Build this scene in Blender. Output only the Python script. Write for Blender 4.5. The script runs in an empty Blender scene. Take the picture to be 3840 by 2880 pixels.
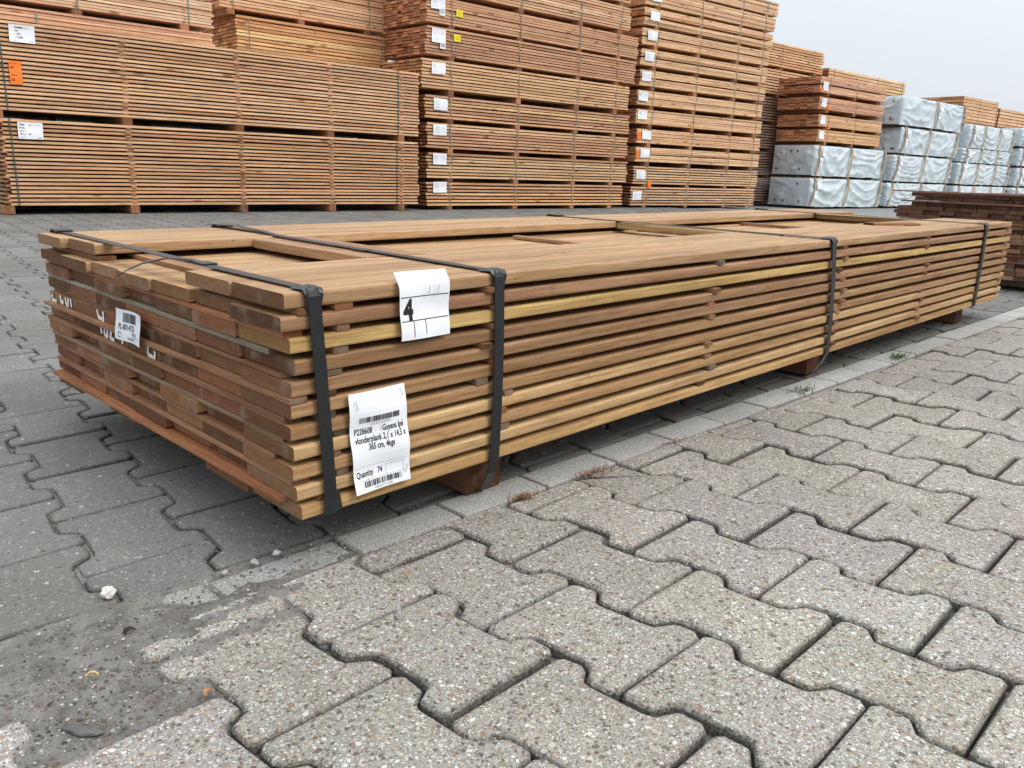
import bpy, bmesh, math, random
from mathutils import Vector, Matrix, noise
R = math.radians
PI = math.pi
S = bpy.context.scene
C = S.collection
rnd = random.Random(7)

# ------------------------------------------------------------------ camera
cam_d = bpy.data.cameras.new('camera')
cam = bpy.data.objects.new('camera', cam_d)
C.objects.link(cam)
cam.location = (-0.548, -0.942, 0.586)
cam.rotation_euler = (R(74.963), R(-1.882), R(-45.607))
cam_d.sensor_width = 36
cam_d.lens = 2990.6 / 3840 * 36
cam_d.clip_start = 0.02
cam_d.clip_end = 500
S.camera = cam

# ------------------------------------------------------------------ sky, sun, exposure
SUN_EL, SUN_AZ = R(48), R(162)          # azimuth clockwise from +Y: a veiled sun behind the camera, to its right
wd = bpy.data.worlds.new('World')
S.world = wd
wd.use_nodes = True
wt = wd.node_tree
wt.nodes.clear()
def wn(t): return wt.nodes.new(t)
out = wn('ShaderNodeOutputWorld'); bg = wn('ShaderNodeBackground'); sky = wn('ShaderNodeTexSky')
sky.sky_type = 'NISHITA'; sky.sun_disc = False; sky.sun_elevation = SUN_EL; sky.sun_rotation = SUN_AZ
sky.air_density = 1.0; sky.dust_density = 4.0
tc = wn('ShaderNodeTexCoord'); sep = wn('ShaderNodeSeparateXYZ'); ramp = wn('ShaderNodeValToRGB')
ramp.color_ramp.elements[0].position = 0.0; ramp.color_ramp.elements[0].color = (5.9, 6.35, 6.85, 1)
ramp.color_ramp.elements[1].position = 1.0; ramp.color_ramp.elements[1].color = (19.0, 19.5, 20.3, 1)
e = ramp.color_ramp.elements.new(0.22); e.color = (7.5, 7.9, 8.3, 1)
e = ramp.color_ramp.elements.new(0.42); e.color = (8.4, 8.9, 9.4, 1)
nz = wn('ShaderNodeTexNoise'); nz.inputs['Scale'].default_value = 1.6; nz.inputs['Detail'].default_value = 3
mm = wn('ShaderNodeMixRGB'); mm.blend_type = 'MULTIPLY'; mm.inputs['Fac'].default_value = 1
r2 = wn('ShaderNodeValToRGB'); r2.color_ramp.elements[0].color = (.93, .94, .95, 1); r2.color_ramp.elements[1].color = (1.06, 1.05, 1.04, 1)
mx = wn('ShaderNodeMixRGB'); mx.inputs['Fac'].default_value = 0.86
wt.links.new(tc.outputs['Generated'], sep.inputs[0]); wt.links.new(sep.outputs['Z'], ramp.inputs['Fac'])
wt.links.new(tc.outputs['Generated'], nz.inputs['Vector']); wt.links.new(nz.outputs['Fac'], r2.inputs['Fac'])
wt.links.new(ramp.outputs['Color'], mm.inputs['Color1']); wt.links.new(r2.outputs['Color'], mm.inputs['Color2'])
wt.links.new(sky.outputs['Color'], mx.inputs['Color1']); wt.links.new(mm.outputs['Color'], mx.inputs['Color2'])
wt.links.new(mx.outputs['Color'], bg.inputs['Color']); bg.inputs['Strength'].default_value = 0.1
wt.links.new(bg.outputs[0], out.inputs[0])
sl = bpy.data.lights.new('sun', 'SUN'); sun = bpy.data.objects.new('sun', sl); C.objects.link(sun)
sl.energy = 1.5; sl.angle = R(26); sl.color = (1, .96, .9)
dirv = Vector((math.sin(SUN_AZ) * math.cos(SUN_EL), math.cos(SUN_AZ) * math.cos(SUN_EL), math.sin(SUN_EL)))
sun.rotation_euler = dirv.to_track_quat('Z', 'Y').to_euler()
S.view_settings.view_transform = 'Standard'; S.view_settings.look = 'None'
S.view_settings.exposure = 0.38; S.view_settings.gamma = 1

# ------------------------------------------------------------------ object helpers
def link(name, me, parent=None, loc=(0, 0, 0), rot=(0, 0, 0), color=None):
    o = bpy.data.objects.new(name, me); C.objects.link(o)
    o.parent = parent; o.location = loc; o.rotation_euler = rot
    if color is not None: o.color = (*color[:3], 1)
    return o
def thing(name, label, cat, loc=(0, 0, 0), rotz=0, group=None):
    o = link(name, None, None, loc, (0, 0, rotz))
    o['label'] = label; o['category'] = cat
    if group: o['group'] = group
    return o
def tag(o, label, cat, group=None):
    o['label'] = label; o['category'] = cat
    if group: o['group'] = group
    return o
def mesh(name, v, f, mats, mi=None, smooth=False):
    me = bpy.data.meshes.new(name); me.from_pydata(v, [], f)
    for m in (mats if isinstance(mats, (list, tuple)) else [mats]): me.materials.append(m)
    if mi: me.polygons.foreach_set('material_index', mi)
    if smooth: me.polygons.foreach_set('use_smooth', [True] * len(f))
    me.update()
    return me
class MB:
    def __init__(s): s.v = []; s.f = []; s.m = []
    def add(s, v, f, mi=0):
        n = len(s.v); s.v += [tuple(p) for p in v]; s.f += [tuple(i + n for i in q) for q in f]; s.m += [mi] * len(f)
    def box(s, x0, x1, y0, y1, z0, z1, mi=0, bev=0):
        v = [(x, y, z) for z in (z0, z1) for y in (y0, y1) for x in (x0, x1)]
        s.add(v, [(0, 2, 3, 1), (4, 5, 7, 6), (0, 1, 5, 4), (2, 6, 7, 3), (0, 4, 6, 2), (1, 3, 7, 5)], mi)
    def build(s, name, mats, smooth=False): return mesh(name, s.v, s.f, mats, s.m, smooth)
def ribbon(path, width, thick, wdir):
    """flat tape: path = list of points; wdir = width direction (Vector or list)"""
    mb = MB(); n = len(path); P = [Vector(p) for p in path]; rings = []
    for i, p in enumerate(P):
        t = (P[min(i + 1, n - 1)] - P[max(i - 1, 0)]).normalized()
        w = wdir[i] if isinstance(wdir, list) else wdir
        w = Vector(w).normalized(); nn = t.cross(w).normalized()
        rings.append([p + w * a * width / 2 + nn * b * thick / 2 for a, b in ((-1, -1), (1, -1), (1, 1), (-1, 1))])
    for r in rings: mb.v += [tuple(q) for q in r]
    for i in range(n - 1):
        for k in range(4):
            a = i * 4 + k; b = i * 4 + (k + 1) % 4
            mb.f.append((a, b, b + 4, a + 4)); mb.m.append(0)
    mb.f += [(3, 2, 1, 0), (4 * n - 4, 4 * n - 3, 4 * n - 2, 4 * n - 1)]; mb.m += [0, 0]
    return mb

# ------------------------------------------------------------------ materials
class NT:
    def __init__(s, name):
        s.mat = bpy.data.materials.new(name); s.mat.use_nodes = True; s.t = s.mat.node_tree; s.t.nodes.clear()
        s.out = s.n('ShaderNodeOutputMaterial'); s.b = s.n('ShaderNodeBsdfPrincipled'); s.l(s.b.outputs[0], s.out.inputs[0])
    def n(s, t, **k):
        o = s.t.nodes.new(t)
        for a, v in k.items(): setattr(o, a, v)
        return o
    def l(s, a, b): s.t.links.new(a, b)
    def set(s, node, name, v):
        if hasattr(v, 'links') or isinstance(v, bpy.types.NodeSocket): s.l(v, node.inputs[name])
        else: node.inputs[name].default_value = v
    def noise(s, vec, scale, detail=2, rough=.5, dist=0):
        o = s.n('ShaderNodeTexNoise'); s.l(vec, o.inputs['Vector']); o.inputs['Scale'].default_value = scale
        o.inputs['Detail'].default_value = detail; o.inputs['Roughness'].default_value = rough; o.inputs['Distortion'].default_value = dist
        return o.outputs['Fac']
    def mapr(s, v, a, b, c, d):
        o = s.n('ShaderNodeMapRange'); s.l(v, o.inputs[0])
        for i, x in enumerate((a, b, c, d)): o.inputs[i + 1].default_value = x
        return o.outputs[0]
    def math(s, op, a, b=None):
        o = s.n('ShaderNodeMath', operation=op); s.set(o, 0, a)
        if b is not None: s.set(o, 1, b)
        return o.outputs[0]
    def mix(s, fac, a, b, mode='MIX'):
        o = s.n('ShaderNodeMixRGB', blend_type=mode)
        for k, x in (('Fac', fac), ('Color1', a), ('Color2', b)):
            if isinstance(x, tuple) and len(x) == 3: x = (*x, 1)
            s.set(o, k, x)
        return o.outputs[0]
    def mapping(s, vec, scale):
        o = s.n('ShaderNodeMapping'); s.l(vec, o.inputs[0]); o.inputs['Scale'].default_value = scale; return o.outputs[0]
    def ramp(s, fac, stops, interp='LINEAR'):
        o = s.n('ShaderNodeValToRGB'); s.l(fac, o.inputs[0]); cr = o.color_ramp; cr.interpolation = interp
        while len(cr.elements) < len(stops): cr.elements.new(.5)
        for el, (p, c) in zip(cr.elements, stops): el.position = p; el.color = (*c, 1) if len(c) == 3 else c
        return o.outputs[0]
    def vor(s, vec, scale, feat='F1', rand=1):
        o = s.n('ShaderNodeTexVoronoi', feature=feat); s.l(vec, o.inputs['Vector']); o.inputs['Scale'].default_value = scale
        o.inputs['Randomness'].default_value = rand; return o
    def bump(s, h, strength, dist):
        o = s.n('ShaderNodeBump'); s.l(h, o.inputs['Height']); o.inputs['Strength'].default_value = strength; o.inputs['Distance'].default_value = dist
        s.l(o.outputs[0], s.b.inputs['Normal'])
    def fin(s, col, rough=.6, spec=.3):
        s.set(s.b, 'Base Color', (*col, 1) if isinstance(col, tuple) and len(col) == 3 else col)
        s.set(s.b, 'Roughness', rough); s.b.inputs['Specular IOR Level'].default_value = spec
        return s.mat

def wood_mat(name, fine=1.0, knots=False, contrast=1.0, weather=0.0, warm=(1, 1, 1)):
    m = NT(name); tc = m.n('ShaderNodeTexCoord'); oi = m.n('ShaderNodeObjectInfo')
    off = m.n('ShaderNodeVectorMath', operation='SCALE'); cmb = m.n('ShaderNodeCombineXYZ')
    for i in range(3): cmb.inputs[i].default_value = (37.1, 17.3, 51.7)[i]
    m.l(cmb.outputs[0], off.inputs[0]); m.l(oi.outputs['Random'], off.inputs['Scale'])
    add = m.n('ShaderNodeVectorMath', operation='ADD'); m.l(tc.outputs['Object'], add.inputs[0]); m.l(off.outputs[0], add.inputs[1])
    v = add.outputs[0]
    streak = m.noise(m.mapping(v, (1.1, 26, 30)), 1, 4, .6, .6)
    grain = m.noise(m.mapping(v, (9 * fine, 420 * fine, 420 * fine)), 1, 3, .6)
    pores = m.noise(m.mapping(v, (55 * fine, 900 * fine, 900 * fine)), 1, 2, .5)
    blot = m.noise(m.mapping(v, (2.5, 5, 5)), 1, 3, .5)
    fig = m.noise(m.mapping(v, (7, 95, 95)), 1, 4, .65, 1.0)
    vein = m.noise(m.mapping(v, (.9, 13, 17)), 1, 3, .5, 2.5)
    col = m.mix(1, oi.outputs['Color'], warm, 'MULTIPLY')
    c = m.mix(m.mapr(streak, .38, .64, 0, .85 * contrast), m.mix(1, col, (1.18, 1.18, 1.18), 'MULTIPLY'), m.mix(1, col, (.66, .6, .55), 'MULTIPLY'))
    c = m.mix(m.mapr(fig, .40, .62, 0, .62 * contrast), c, m.mix(1, c, (.70, .64, .58), 'MULTIPLY'))
    vn = m.mapr(m.math('ABSOLUTE', m.math('SUBTRACT', vein, .5)), 0, .03, 1, 0)
    c = m.mix(m.math('MULTIPLY', vn, .5 * contrast), c, m.mix(1, c, (.62, .52, .45), 'MULTIPLY'))
    sv = m.vor(m.mapping(v, (22, 38, 38)), 1); spk = m.math('MULTIPLY', m.mapr(sv.outputs['Distance'], .05, .09, 1, 0), m.math('GREATER_THAN', m.noise(v, 6, 2, .5), .53))
    c = m.mix(m.math('MULTIPLY', spk, .6), c, (.07, .045, .03))
    c = m.mix(m.mapr(grain, .38, .66, 0, .5 * contrast), c, m.mix(1, c, (.62, .55, .5), 'MULTIPLY'))
    c = m.mix(m.mapr(pores, .56, .72, 0, .5), c, m.mix(1, c, (.5, .42, .36), 'MULTIPLY'))
    c = m.mix(m.mapr(blot, .4, .7, 0, .35), c, m.mix(1, c, (.82, .74, .68), 'MULTIPLY'))
    if knots:
        k = m.vor(m.mapping(v, (2.2, 9, 9)), 1)
        kn = m.mapr(k.outputs['Distance'], .10, .17, 1, 0)
        c = m.mix(m.math('MULTIPLY', kn, .85), c, m.mix(1, col, (.35, .2, .12), 'MULTIPLY'))
    if weather:
        w = m.noise(m.mapping(v, (.8, 6, 6)), 1, 3, .6)
        c = m.mix(m.mapr(w, .5, .72, 0, weather), c, (.36, .32, .29))
    m.bump(m.math('ADD', m.math('MULTIPLY', grain, .6), pores), .25, .0012)
    return m.fin(c, m.mapr(grain, .3, .7, .52, .72), .25)
def end_mat(name, mul, fine=1.0):
    m = NT(name); tc = m.n('ShaderNodeTexCoord'); oi = m.n('ShaderNodeObjectInfo')
    off = m.n('ShaderNodeVectorMath', operation='SCALE'); cmb = m.n('ShaderNodeCombineXYZ')
    for i in range(3): cmb.inputs[i].default_value = (11.1, 7.3, 5.7)[i]
    m.l(cmb.outputs[0], off.inputs[0]); m.l(oi.outputs['Random'], off.inputs['Scale'])
    add = m.n('ShaderNodeVectorMath', operation='ADD'); m.l(tc.outputs['Object'], add.inputs[0]); m.l(off.outputs[0], add.inputs[1])
    v = add.outputs[0]
    a = m.noise(m.mapping(v, (30, 14, 70)), 1, 4, .6, 1.2); b = m.noise(v, 700 * fine, 2, .6); d = m.noise(v, 16, 3, .6)
    col = m.mix(1, oi.outputs['Color'], mul, 'MULTIPLY')
    rv = m.mapr(m.math('FRACT', m.math('MULTIPLY', oi.outputs['Random'], 7.31)), 0, 1, .62, 1.75)
    rc = m.n('ShaderNodeCombineXYZ'); [m.l(rv, rc.inputs[q_]) for q_ in range(3)]
    col = m.mix(1, col, rc.outputs[0], 'MULTIPLY')
    saw = m.noise(m.mapping(v, (40, 60, 520)), 1, 2, .5, .4)
    col = m.mix(m.mapr(saw, .42, .62, 0, .35), col, m.mix(1, col, (1.5, 1.45, 1.4), 'MULTIPLY'))
    c = m.mix(m.mapr(a, .35, .65, 0, .55), col, m.mix(1, col, (.62, .56, .5), 'MULTIPLY'))
    c = m.mix(m.mapr(b, .45, .7, 0, .5), c, m.mix(1, c, (.5, .45, .42), 'MULTIPLY'))
    c = m.mix(m.mapr(d, .54, .66, 0, .5), c, (.27, .20, .155))
    m.bump(b, .25, .0008)
    return m.fin(c, .75, .2)
HARD = wood_mat('hardwood_board', warm=(1.04, 1.0, .88)); HARD_END = end_mat('hardwood_end_grain', (.46, .36, .29))
SOFT = wood_mat('softwood_board', .6, True, .85, .12); SOFT_END = end_mat('softwood_end_grain', (.58, .44, .36), .4)
DARK = wood_mat('dark_board', .7, False, 1.0); DARK_END = end_mat('dark_end_grain', (.85, .8, .78), .6)

def paver_mat(name, mortar, peb, peb_scale, pebw, rough_scale=1.0, dirt=(.10, .095, .085)):
    m = NT(name); tc = m.n('ShaderNodeTexCoord'); v = tc.outputs['Object']
    wn_ = m.n('ShaderNodeTexNoise'); m.l(v, wn_.inputs['Vector']); wn_.inputs['Scale'].default_value = 60
    sc = m.n('ShaderNodeVectorMath', operation='SCALE'); m.l(wn_.outputs['Color'], sc.inputs[0]); sc.inputs['Scale'].default_value = .008
    ad = m.n('ShaderNodeVectorMath', operation='ADD'); m.l(v, ad.inputs[0]); m.l(sc.outputs[0], ad.inputs[1]); vv = ad.outputs[0]
    big = m.noise(v, 1.4, 4, .6); med = m.noise(v, 9, 4, .6); fin = m.noise(v, 380, 3, .7)
    base = m.mix(m.mapr(fin, .3, .7, 0, 1), tuple(x * .62 for x in mortar), tuple(x * 1.3 for x in mortar))
    h = m.math('MULTIPLY', fin, .35)
    for sc_, th, amt in ((peb_scale * 2.3, .5, pebw), (peb_scale, .42, pebw * .75), (peb_scale * .52, .30, pebw * .6)):
        vo = m.vor(vv, sc_)
        sepc = m.n('ShaderNodeSeparateColor'); m.l(vo.outputs['Color'], sepc.inputs[0])
        pc = m.ramp(sepc.outputs[0], peb, 'CONSTANT')
        edge = m.mapr(vo.outputs['Distance'], th - .07, th, 1, 0)
        on = m.math('GREATER_THAN', sepc.outputs[1], 1 - amt)
        fac = m.math('MULTIPLY', edge, on)
        base = m.mix(fac, base, pc); h = m.math('ADD', h, m.math('MULTIPLY', fac, .5))
    base = m.mix(m.mapr(big, .42, .62, 0, .5), base, m.mix(1, base, (.66, .65, .62), 'MULTIPLY'))
    base = m.mix(m.mapr(med, .5, .75, 0, .3), base, m.mix(1, base, (.72, .7, .66), 'MULTIPLY'))
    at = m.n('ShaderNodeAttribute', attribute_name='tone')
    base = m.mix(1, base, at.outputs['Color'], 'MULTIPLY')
    # grime on the bevels and joint sides
    m.bump(h, .55 * rough_scale, .003)
    return m.fin(base, .88, .2)
PEB = [(0, (.47, .465, .445)), (.24, (.27, .235, .19)), (.38, (.62, .61, .59)), (.50, (.17, .13, .10)), (.64, (.44, .38, .29)), (.76, (.12, .115, .115)), (.84, (.40, .385, .355)), (.95, (.30, .19, .14))]
PAVER_L = paver_mat('exposed_aggregate', (.29, .283, .258), PEB, 150, .80, 1.3)
PEBD = [(0, (.235, .235, .228)), (.55, (.12, .12, .118)), (.82, (.22, .20, .17)), (.93, (.42, .42, .40)), (.97, (.10, .06, .05))]
PAVER_D = paver_mat('grey_paver_concrete', (.168, .168, .162), PEBD, 110, .24, .6)
KERB = paver_mat('white_grit_kerb', (.37, .372, .36), [(0, (.62, .62, .61)), (.6, (.25, .25, .25)), (.8, (.7, .7, .69))], 300, .5)
def simple(name, col, rough=.6, spec=.3, nscale=40, var=.25, bump=0):
    m = NT(name); tc = m.n('ShaderNodeTexCoord'); f = m.noise(tc.outputs['Object'], nscale, 4, .6)
    c = m.mix(m.mapr(f, .3, .7, 0, 1), tuple(x * (1 - var) for x in col), tuple(min(1, x * (1 + var)) for x in col))
    if bump: m.bump(f, bump, .003)
    return m.fin(c, rough, spec)
SAND = NT('joint_sand'); _v = SAND.n('ShaderNodeTexCoord').outputs['Object']
_f = SAND.noise(_v, 420, 4, .75); _g = SAND.noise(_v, 14, 4, .6)
_c = SAND.mix(SAND.mapr(_f, .3, .72, 0, 1), (.14, .135, .122), (.36, .35, .325)); _c = SAND.mix(SAND.mapr(_g, .42, .62, 0, .7), _c, (.14, .13, .118)); _c = SAND.mix(SAND.mapr(SAND.noise(_v, 55, 4, .7), .5, .66, 0, .6), _c, (.10, .092, .08))
_vo = SAND.vor(_v, 130); _sp = SAND.n('ShaderNodeSeparateColor'); SAND.l(_vo.outputs['Color'], _sp.inputs[0])
_c = SAND.mix(SAND.math('MULTIPLY', SAND.math('GREATER_THAN', _sp.outputs[0], .82), SAND.mapr(_vo.outputs['Distance'], .2, .3, 1, 0)), _c, SAND.ramp(_sp.outputs[1], [(0, (.05, .045, .04)), (.4, (.3, .27, .22)), (.75, (.5, .49, .46))], 'CONSTANT'))
SAND.bump(SAND.math('ADD', _f, SAND.math('MULTIPLY', _g, 1.0)), .8, .005); SAND = SAND.fin(_c, .95, .1)
GROUND = simple('far_ground', (.21, .213, .21), .9, .2, 2.5, .15)
BLACK = simple('black_strap', (.009, .010, .012), .36, .5, 160, .35, .2)
GREEN = simple('green_strap', (.15, .20, .17), .4, .5, 30, .2)
GREYST = simple('dark_green_strap', (.045, .07, .06), .4, .5, 30, .2)
PAPER = simple('white_paper', (.74, .76, .80), .5, .3, 25, .035, .08)
INK = simple('black_ink', (.015, .015, .018), .5, .3)
GREYINK = simple('grey_ink', (.32, .33, .35), .6, .2)
ORANGE = simple('orange_label', (.85, .19, .025), .5, .3, 20, .08)
YELLOW = simple('yellow_label', (.85, .68, .03), .5, .3, 20, .08)
PAINT = simple('white_marker', (.70, .69, .66), .7, .2, 260, .25)
STEEL = simple('staple_steel', (.35, .35, .36), .35, .6)
GRASS = simple('green_grass', (.07, .13, .03), .6, .3, 60, .4)
DRY = simple('dry_grass', (.24, .14, .085), .8, .1, 90, .45)
STONE_W = simple('white_stone', (.62, .59, .55), .85, .2, 90, .25, .6)
STONE_G = simple('grey_stone', (.10, .10, .095), .7, .3, 80, .2, .3)
BATTEN = simple('tan_band', (.40, .28, .17), .75, .2, 30, .22)
ROOF = simple('roof_sheet', (.16, .19, .21), .6, .3, 3, .1)
_m = NT('wrap_foil'); _v = _m.n('ShaderNodeTexCoord').outputs['Object']; _oi = _m.n('ShaderNodeObjectInfo')
_a = _m.noise(_m.mapping(_v, (1.6, 3, 5)), 1.4, 4, .55, .8)
_m.bump(_m.noise(_m.mapping(_v, (2.5, 3, 9)), 2.2, 4, .55, 1.5), .35, .03)
WRAP = _m.fin(_m.mix(_m.mapr(_a, .35, .7, 0, 1), (.46, .53, .565), (.56, .625, .655)), .30, .55)

# ------------------------------------------------------------------ lettering
_glyph = {}
def text_geo(s, size, sx=1.0, bold=0.0):
    """flat letters as (verts2d, faces), origin at the left end of the baseline"""
    k = (s, round(bold, 4))
    if k not in _glyph:
        cu = bpy.data.curves.new('letters', 'FONT'); cu.body = s; cu.size = 1; cu.offset = bold; cu.resolution_u = 3
        o = bpy.data.objects.new('letters', cu); C.objects.link(o)
        dg = bpy.context.evaluated_depsgraph_get(); me = bpy.data.meshes.new_from_object(o.evaluated_get(dg))
        _glyph[k] = ([(v.co.x, v.co.y) for v in me.vertices], [tuple(p.vertices) for p in me.polygons])
        bpy.data.objects.remove(o); bpy.data.curves.remove(cu); bpy.data.meshes.remove(me)
    v, f = _glyph[k]
    return [(x * size * sx, y * size) for x, y in v], f
class Sheet:
    """a sheet of paper in (u right, v up) metres, bent by fn(u,v)->Vector; marks float .25 mm above it"""
    def __init__(s, w, h, fn, nrm, nu=10, nv=14, outline=None):
        s.mb = MB(); s.fn = fn; s.n = Vector(nrm); s.w = w; s.h = h
        g = [[fn(w * i / nu, h * j / nv) for i in range(nu + 1)] for j in range(nv + 1)]
        v = [p for r in g for p in r]; f = [(j * (nu + 1) + i, j * (nu + 1) + i + 1, (j + 1) * (nu + 1) + i + 1, (j + 1) * (nu + 1) + i) for j in range(nv) for i in range(nu)]
        s.mb.add(v, f, 0); s.mb.add([p - s.n * .0003 for p in v], [tuple(reversed(q)) for q in f], 0)
    def poly(s, v2, f, mi=1): s.mb.add([s.fn(x, y) + s.n * .0005 for x, y in v2], f, mi)
    def rect(s, x0, x1, y0, y1, mi=1):
        n = max(1, int(abs(x1 - x0) / .008)); m = max(1, int(abs(y1 - y0) / .008))
        v = [(x0 + (x1 - x0) * i / n, y0 + (y1 - y0) * j / m) for j in range(m + 1) for i in range(n + 1)]
        s.poly(v, [(j * (n + 1) + i, j * (n + 1) + i + 1, (j + 1) * (n + 1) + i + 1, (j + 1) * (n + 1) + i) for j in range(m) for i in range(n)], mi)
    def text(s, t, x, y, size, sx=.78, bold=0, mi=1, center=False):
        v, f = text_geo(t, size, sx, bold)
        if center: x -= (max(a for a, _ in v) + min(a for a, _ in v)) / 2
        s.poly([(a + x, b + y) for a, b in v], f, mi)
    def bars(s, x0, x1, y0, y1, seed, mi=1):
        r = random.Random(seed); x = x0; u = (x1 - x0) / 95
        while x < x1:
            w = u * r.choice((1, 1, 2, 3)); s.rect(x, min(x + w, x1), y0, y1, mi); x += w + u * r.choice((1, 1, 2))
    def obj(s, name, parent, mats=None): return link(name, s.mb.build(name, mats or [PAPER, INK, GREYINK]), parent)

# ------------------------------------------------------------------ boards
def board_mesh(L, w, t, mats, r=.003, seg=10, wav=.002, seed=0, taper=0.0):
    """a board from x=0..L, y=0..w, z=0..t with eased long edges, slightly bowed"""
    rr = random.Random(seed); a = [rr.uniform(-1, 1) for _ in range(6)]
    if r > 0:
        pr = []
        for cx, cy, a0 in ((w - r, r, -90), (w - r, t - r, 0), (r, t - r, 90), (r, r, 180)):
            for k in range(3): an = R(a0 + k * 45); pr.append((cx + r * math.cos(an), cy + r * math.sin(an)))
    else: pr = [(w, 0), (w, t), (0, t), (0, 0)]
    n = len(pr); v = []; f = []; mi = []
    for i in range(seg + 1):
        u = i / seg; x = L * u
        dz = wav * (a[0] * math.sin(PI * u) + .5 * a[1] * math.sin(2 * PI * u + a[2])); dy = wav * (a[3] * math.sin(PI * u) + .6 * a[4] * math.sin(3 * PI * u + a[5]))
        for (y, z) in pr: v.append((x, y + dy, z + dz))
    for i in range(seg):
        for k in range(n):
            p = i * n + k; q = i * n + (k + 1) % n; f.append((p, q, q + n, p + n)); mi.append(0)
    f.append(tuple(range(n - 1, -1, -1))); mi.append(1)
    f.append(tuple(range(seg * n, seg * n + n))); mi.append(1)
    me = mesh('board', v, f, mats, mi)
    return me
def jit(c, a, r=rnd):
    k = 1 + r.uniform(-a, a); return (c[0] * k * (1 + r.uniform(-a, a) * .3), c[1] * k, c[2] * k * (1 + r.uniform(-a, a) * .4))

# ================================================================== GROUND
gm = MB(); gm.add([(-60, -60, -.03), (160, -60, -.03), (160, 160, -.03), (-60, 160, -.03)], [(0, 1, 2, 3)])
g_ = link('ground', gm.build('ground', GROUND)); g_['kind'] = 'structure'
sm_ = MB(); sm_.add([(-4, -5, -.019), (14, -5, -.019), (14, 14, -.019), (-4, 14, -.019)], [(0, 1, 2, 3)])
sm_.add([(-4, .095, -.0105), (5, .02, -.0105), (5, 14, -.0105), (-4, 14, -.0105)], [(0, 1, 2, 3)])
g_ = link('joint_sand', sm_.build('joint_sand', SAND)); g_['kind'] = 'structure'

def paver_outline(x0, x1, J, J2, P, amp=.0148):
    """outline (counter-clockwise) of one interlocking paver, ends at y=J (top) and J2=J-P"""
    fr = [.0, .17, .215, .285, .33, .67, .715, .785, .83, 1.0]; sg = [1, 1, .8, -.8, -1, -1, -.8, .8, 1, 1]
    c = .010
    def side(x, s): return [(x + s * (amp * b), J2 + P * a) for a, b in zip(fr, sg)]
    rt = side(x1, 1); lf = side(x0, -1)
    rt[0] = (rt[0][0], rt[0][1] + c); rt[-1] = (rt[-1][0], rt[-1][1] - c)
    lf[0] = (lf[0][0], lf[0][1] + c); lf[-1] = (lf[-1][0], lf[-1][1] - c)
    pts = [(rt[0][0] - c, J2)] + rt + [(rt[-1][0] - c, J)] + [(lf[-1][0] + c, J)] + lf[::-1] + [(lf[0][0] + c, J2)]
    return pts
def offset(pts, d):
    n = len(pts); o = []
    for i in range(n):
        a, b, c = pts[i - 1], pts[i], pts[(i + 1) % n]
        e1 = (b[0] - a[0], b[1] - a[1]); e2 = (c[0] - b[0], c[1] - b[1])
        l1 = math.hypot(*e1) or 1; l2 = math.hypot(*e2) or 1
        nx = -(e1[1] / l1 + e2[1] / l2); ny = e1[0] / l1 + e2[0] / l2; l = math.hypot(nx, ny) or 1
        k = d / max(.55, l / 2) ; o.append((b[0] + nx / l * k, b[1] + ny / l * k))
    return o
def clip(pts, axis_y, keep_below):
    o = []
    n = len(pts)
    for i in range(n):
        a, b = pts[i], pts[(i + 1) % n]
        ia = (a[1] <= axis_y(a[0])) == keep_below; ib = (b[1] <= axis_y(b[0])) == keep_below
        if ia: o.append(a)
        if ia != ib:
            fa = a[1] - axis_y(a[0]); fb = b[1] - axis_y(b[0]); t = fa / (fa - fb); o.append((a[0] + (b[0] - a[0]) * t, a[1] + (b[1] - a[1]) * t))
    return o
fwd = Vector((.696, .67)).normalized(); cxy = Vector((-.548, -.942))
def visible(x, y, far):
    d = Vector((x, y)) - cxy; l = d.length
    if l > far: return False
    return l < 1.6 or d.normalized().dot(fwd) > math.cos(R(46))
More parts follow.
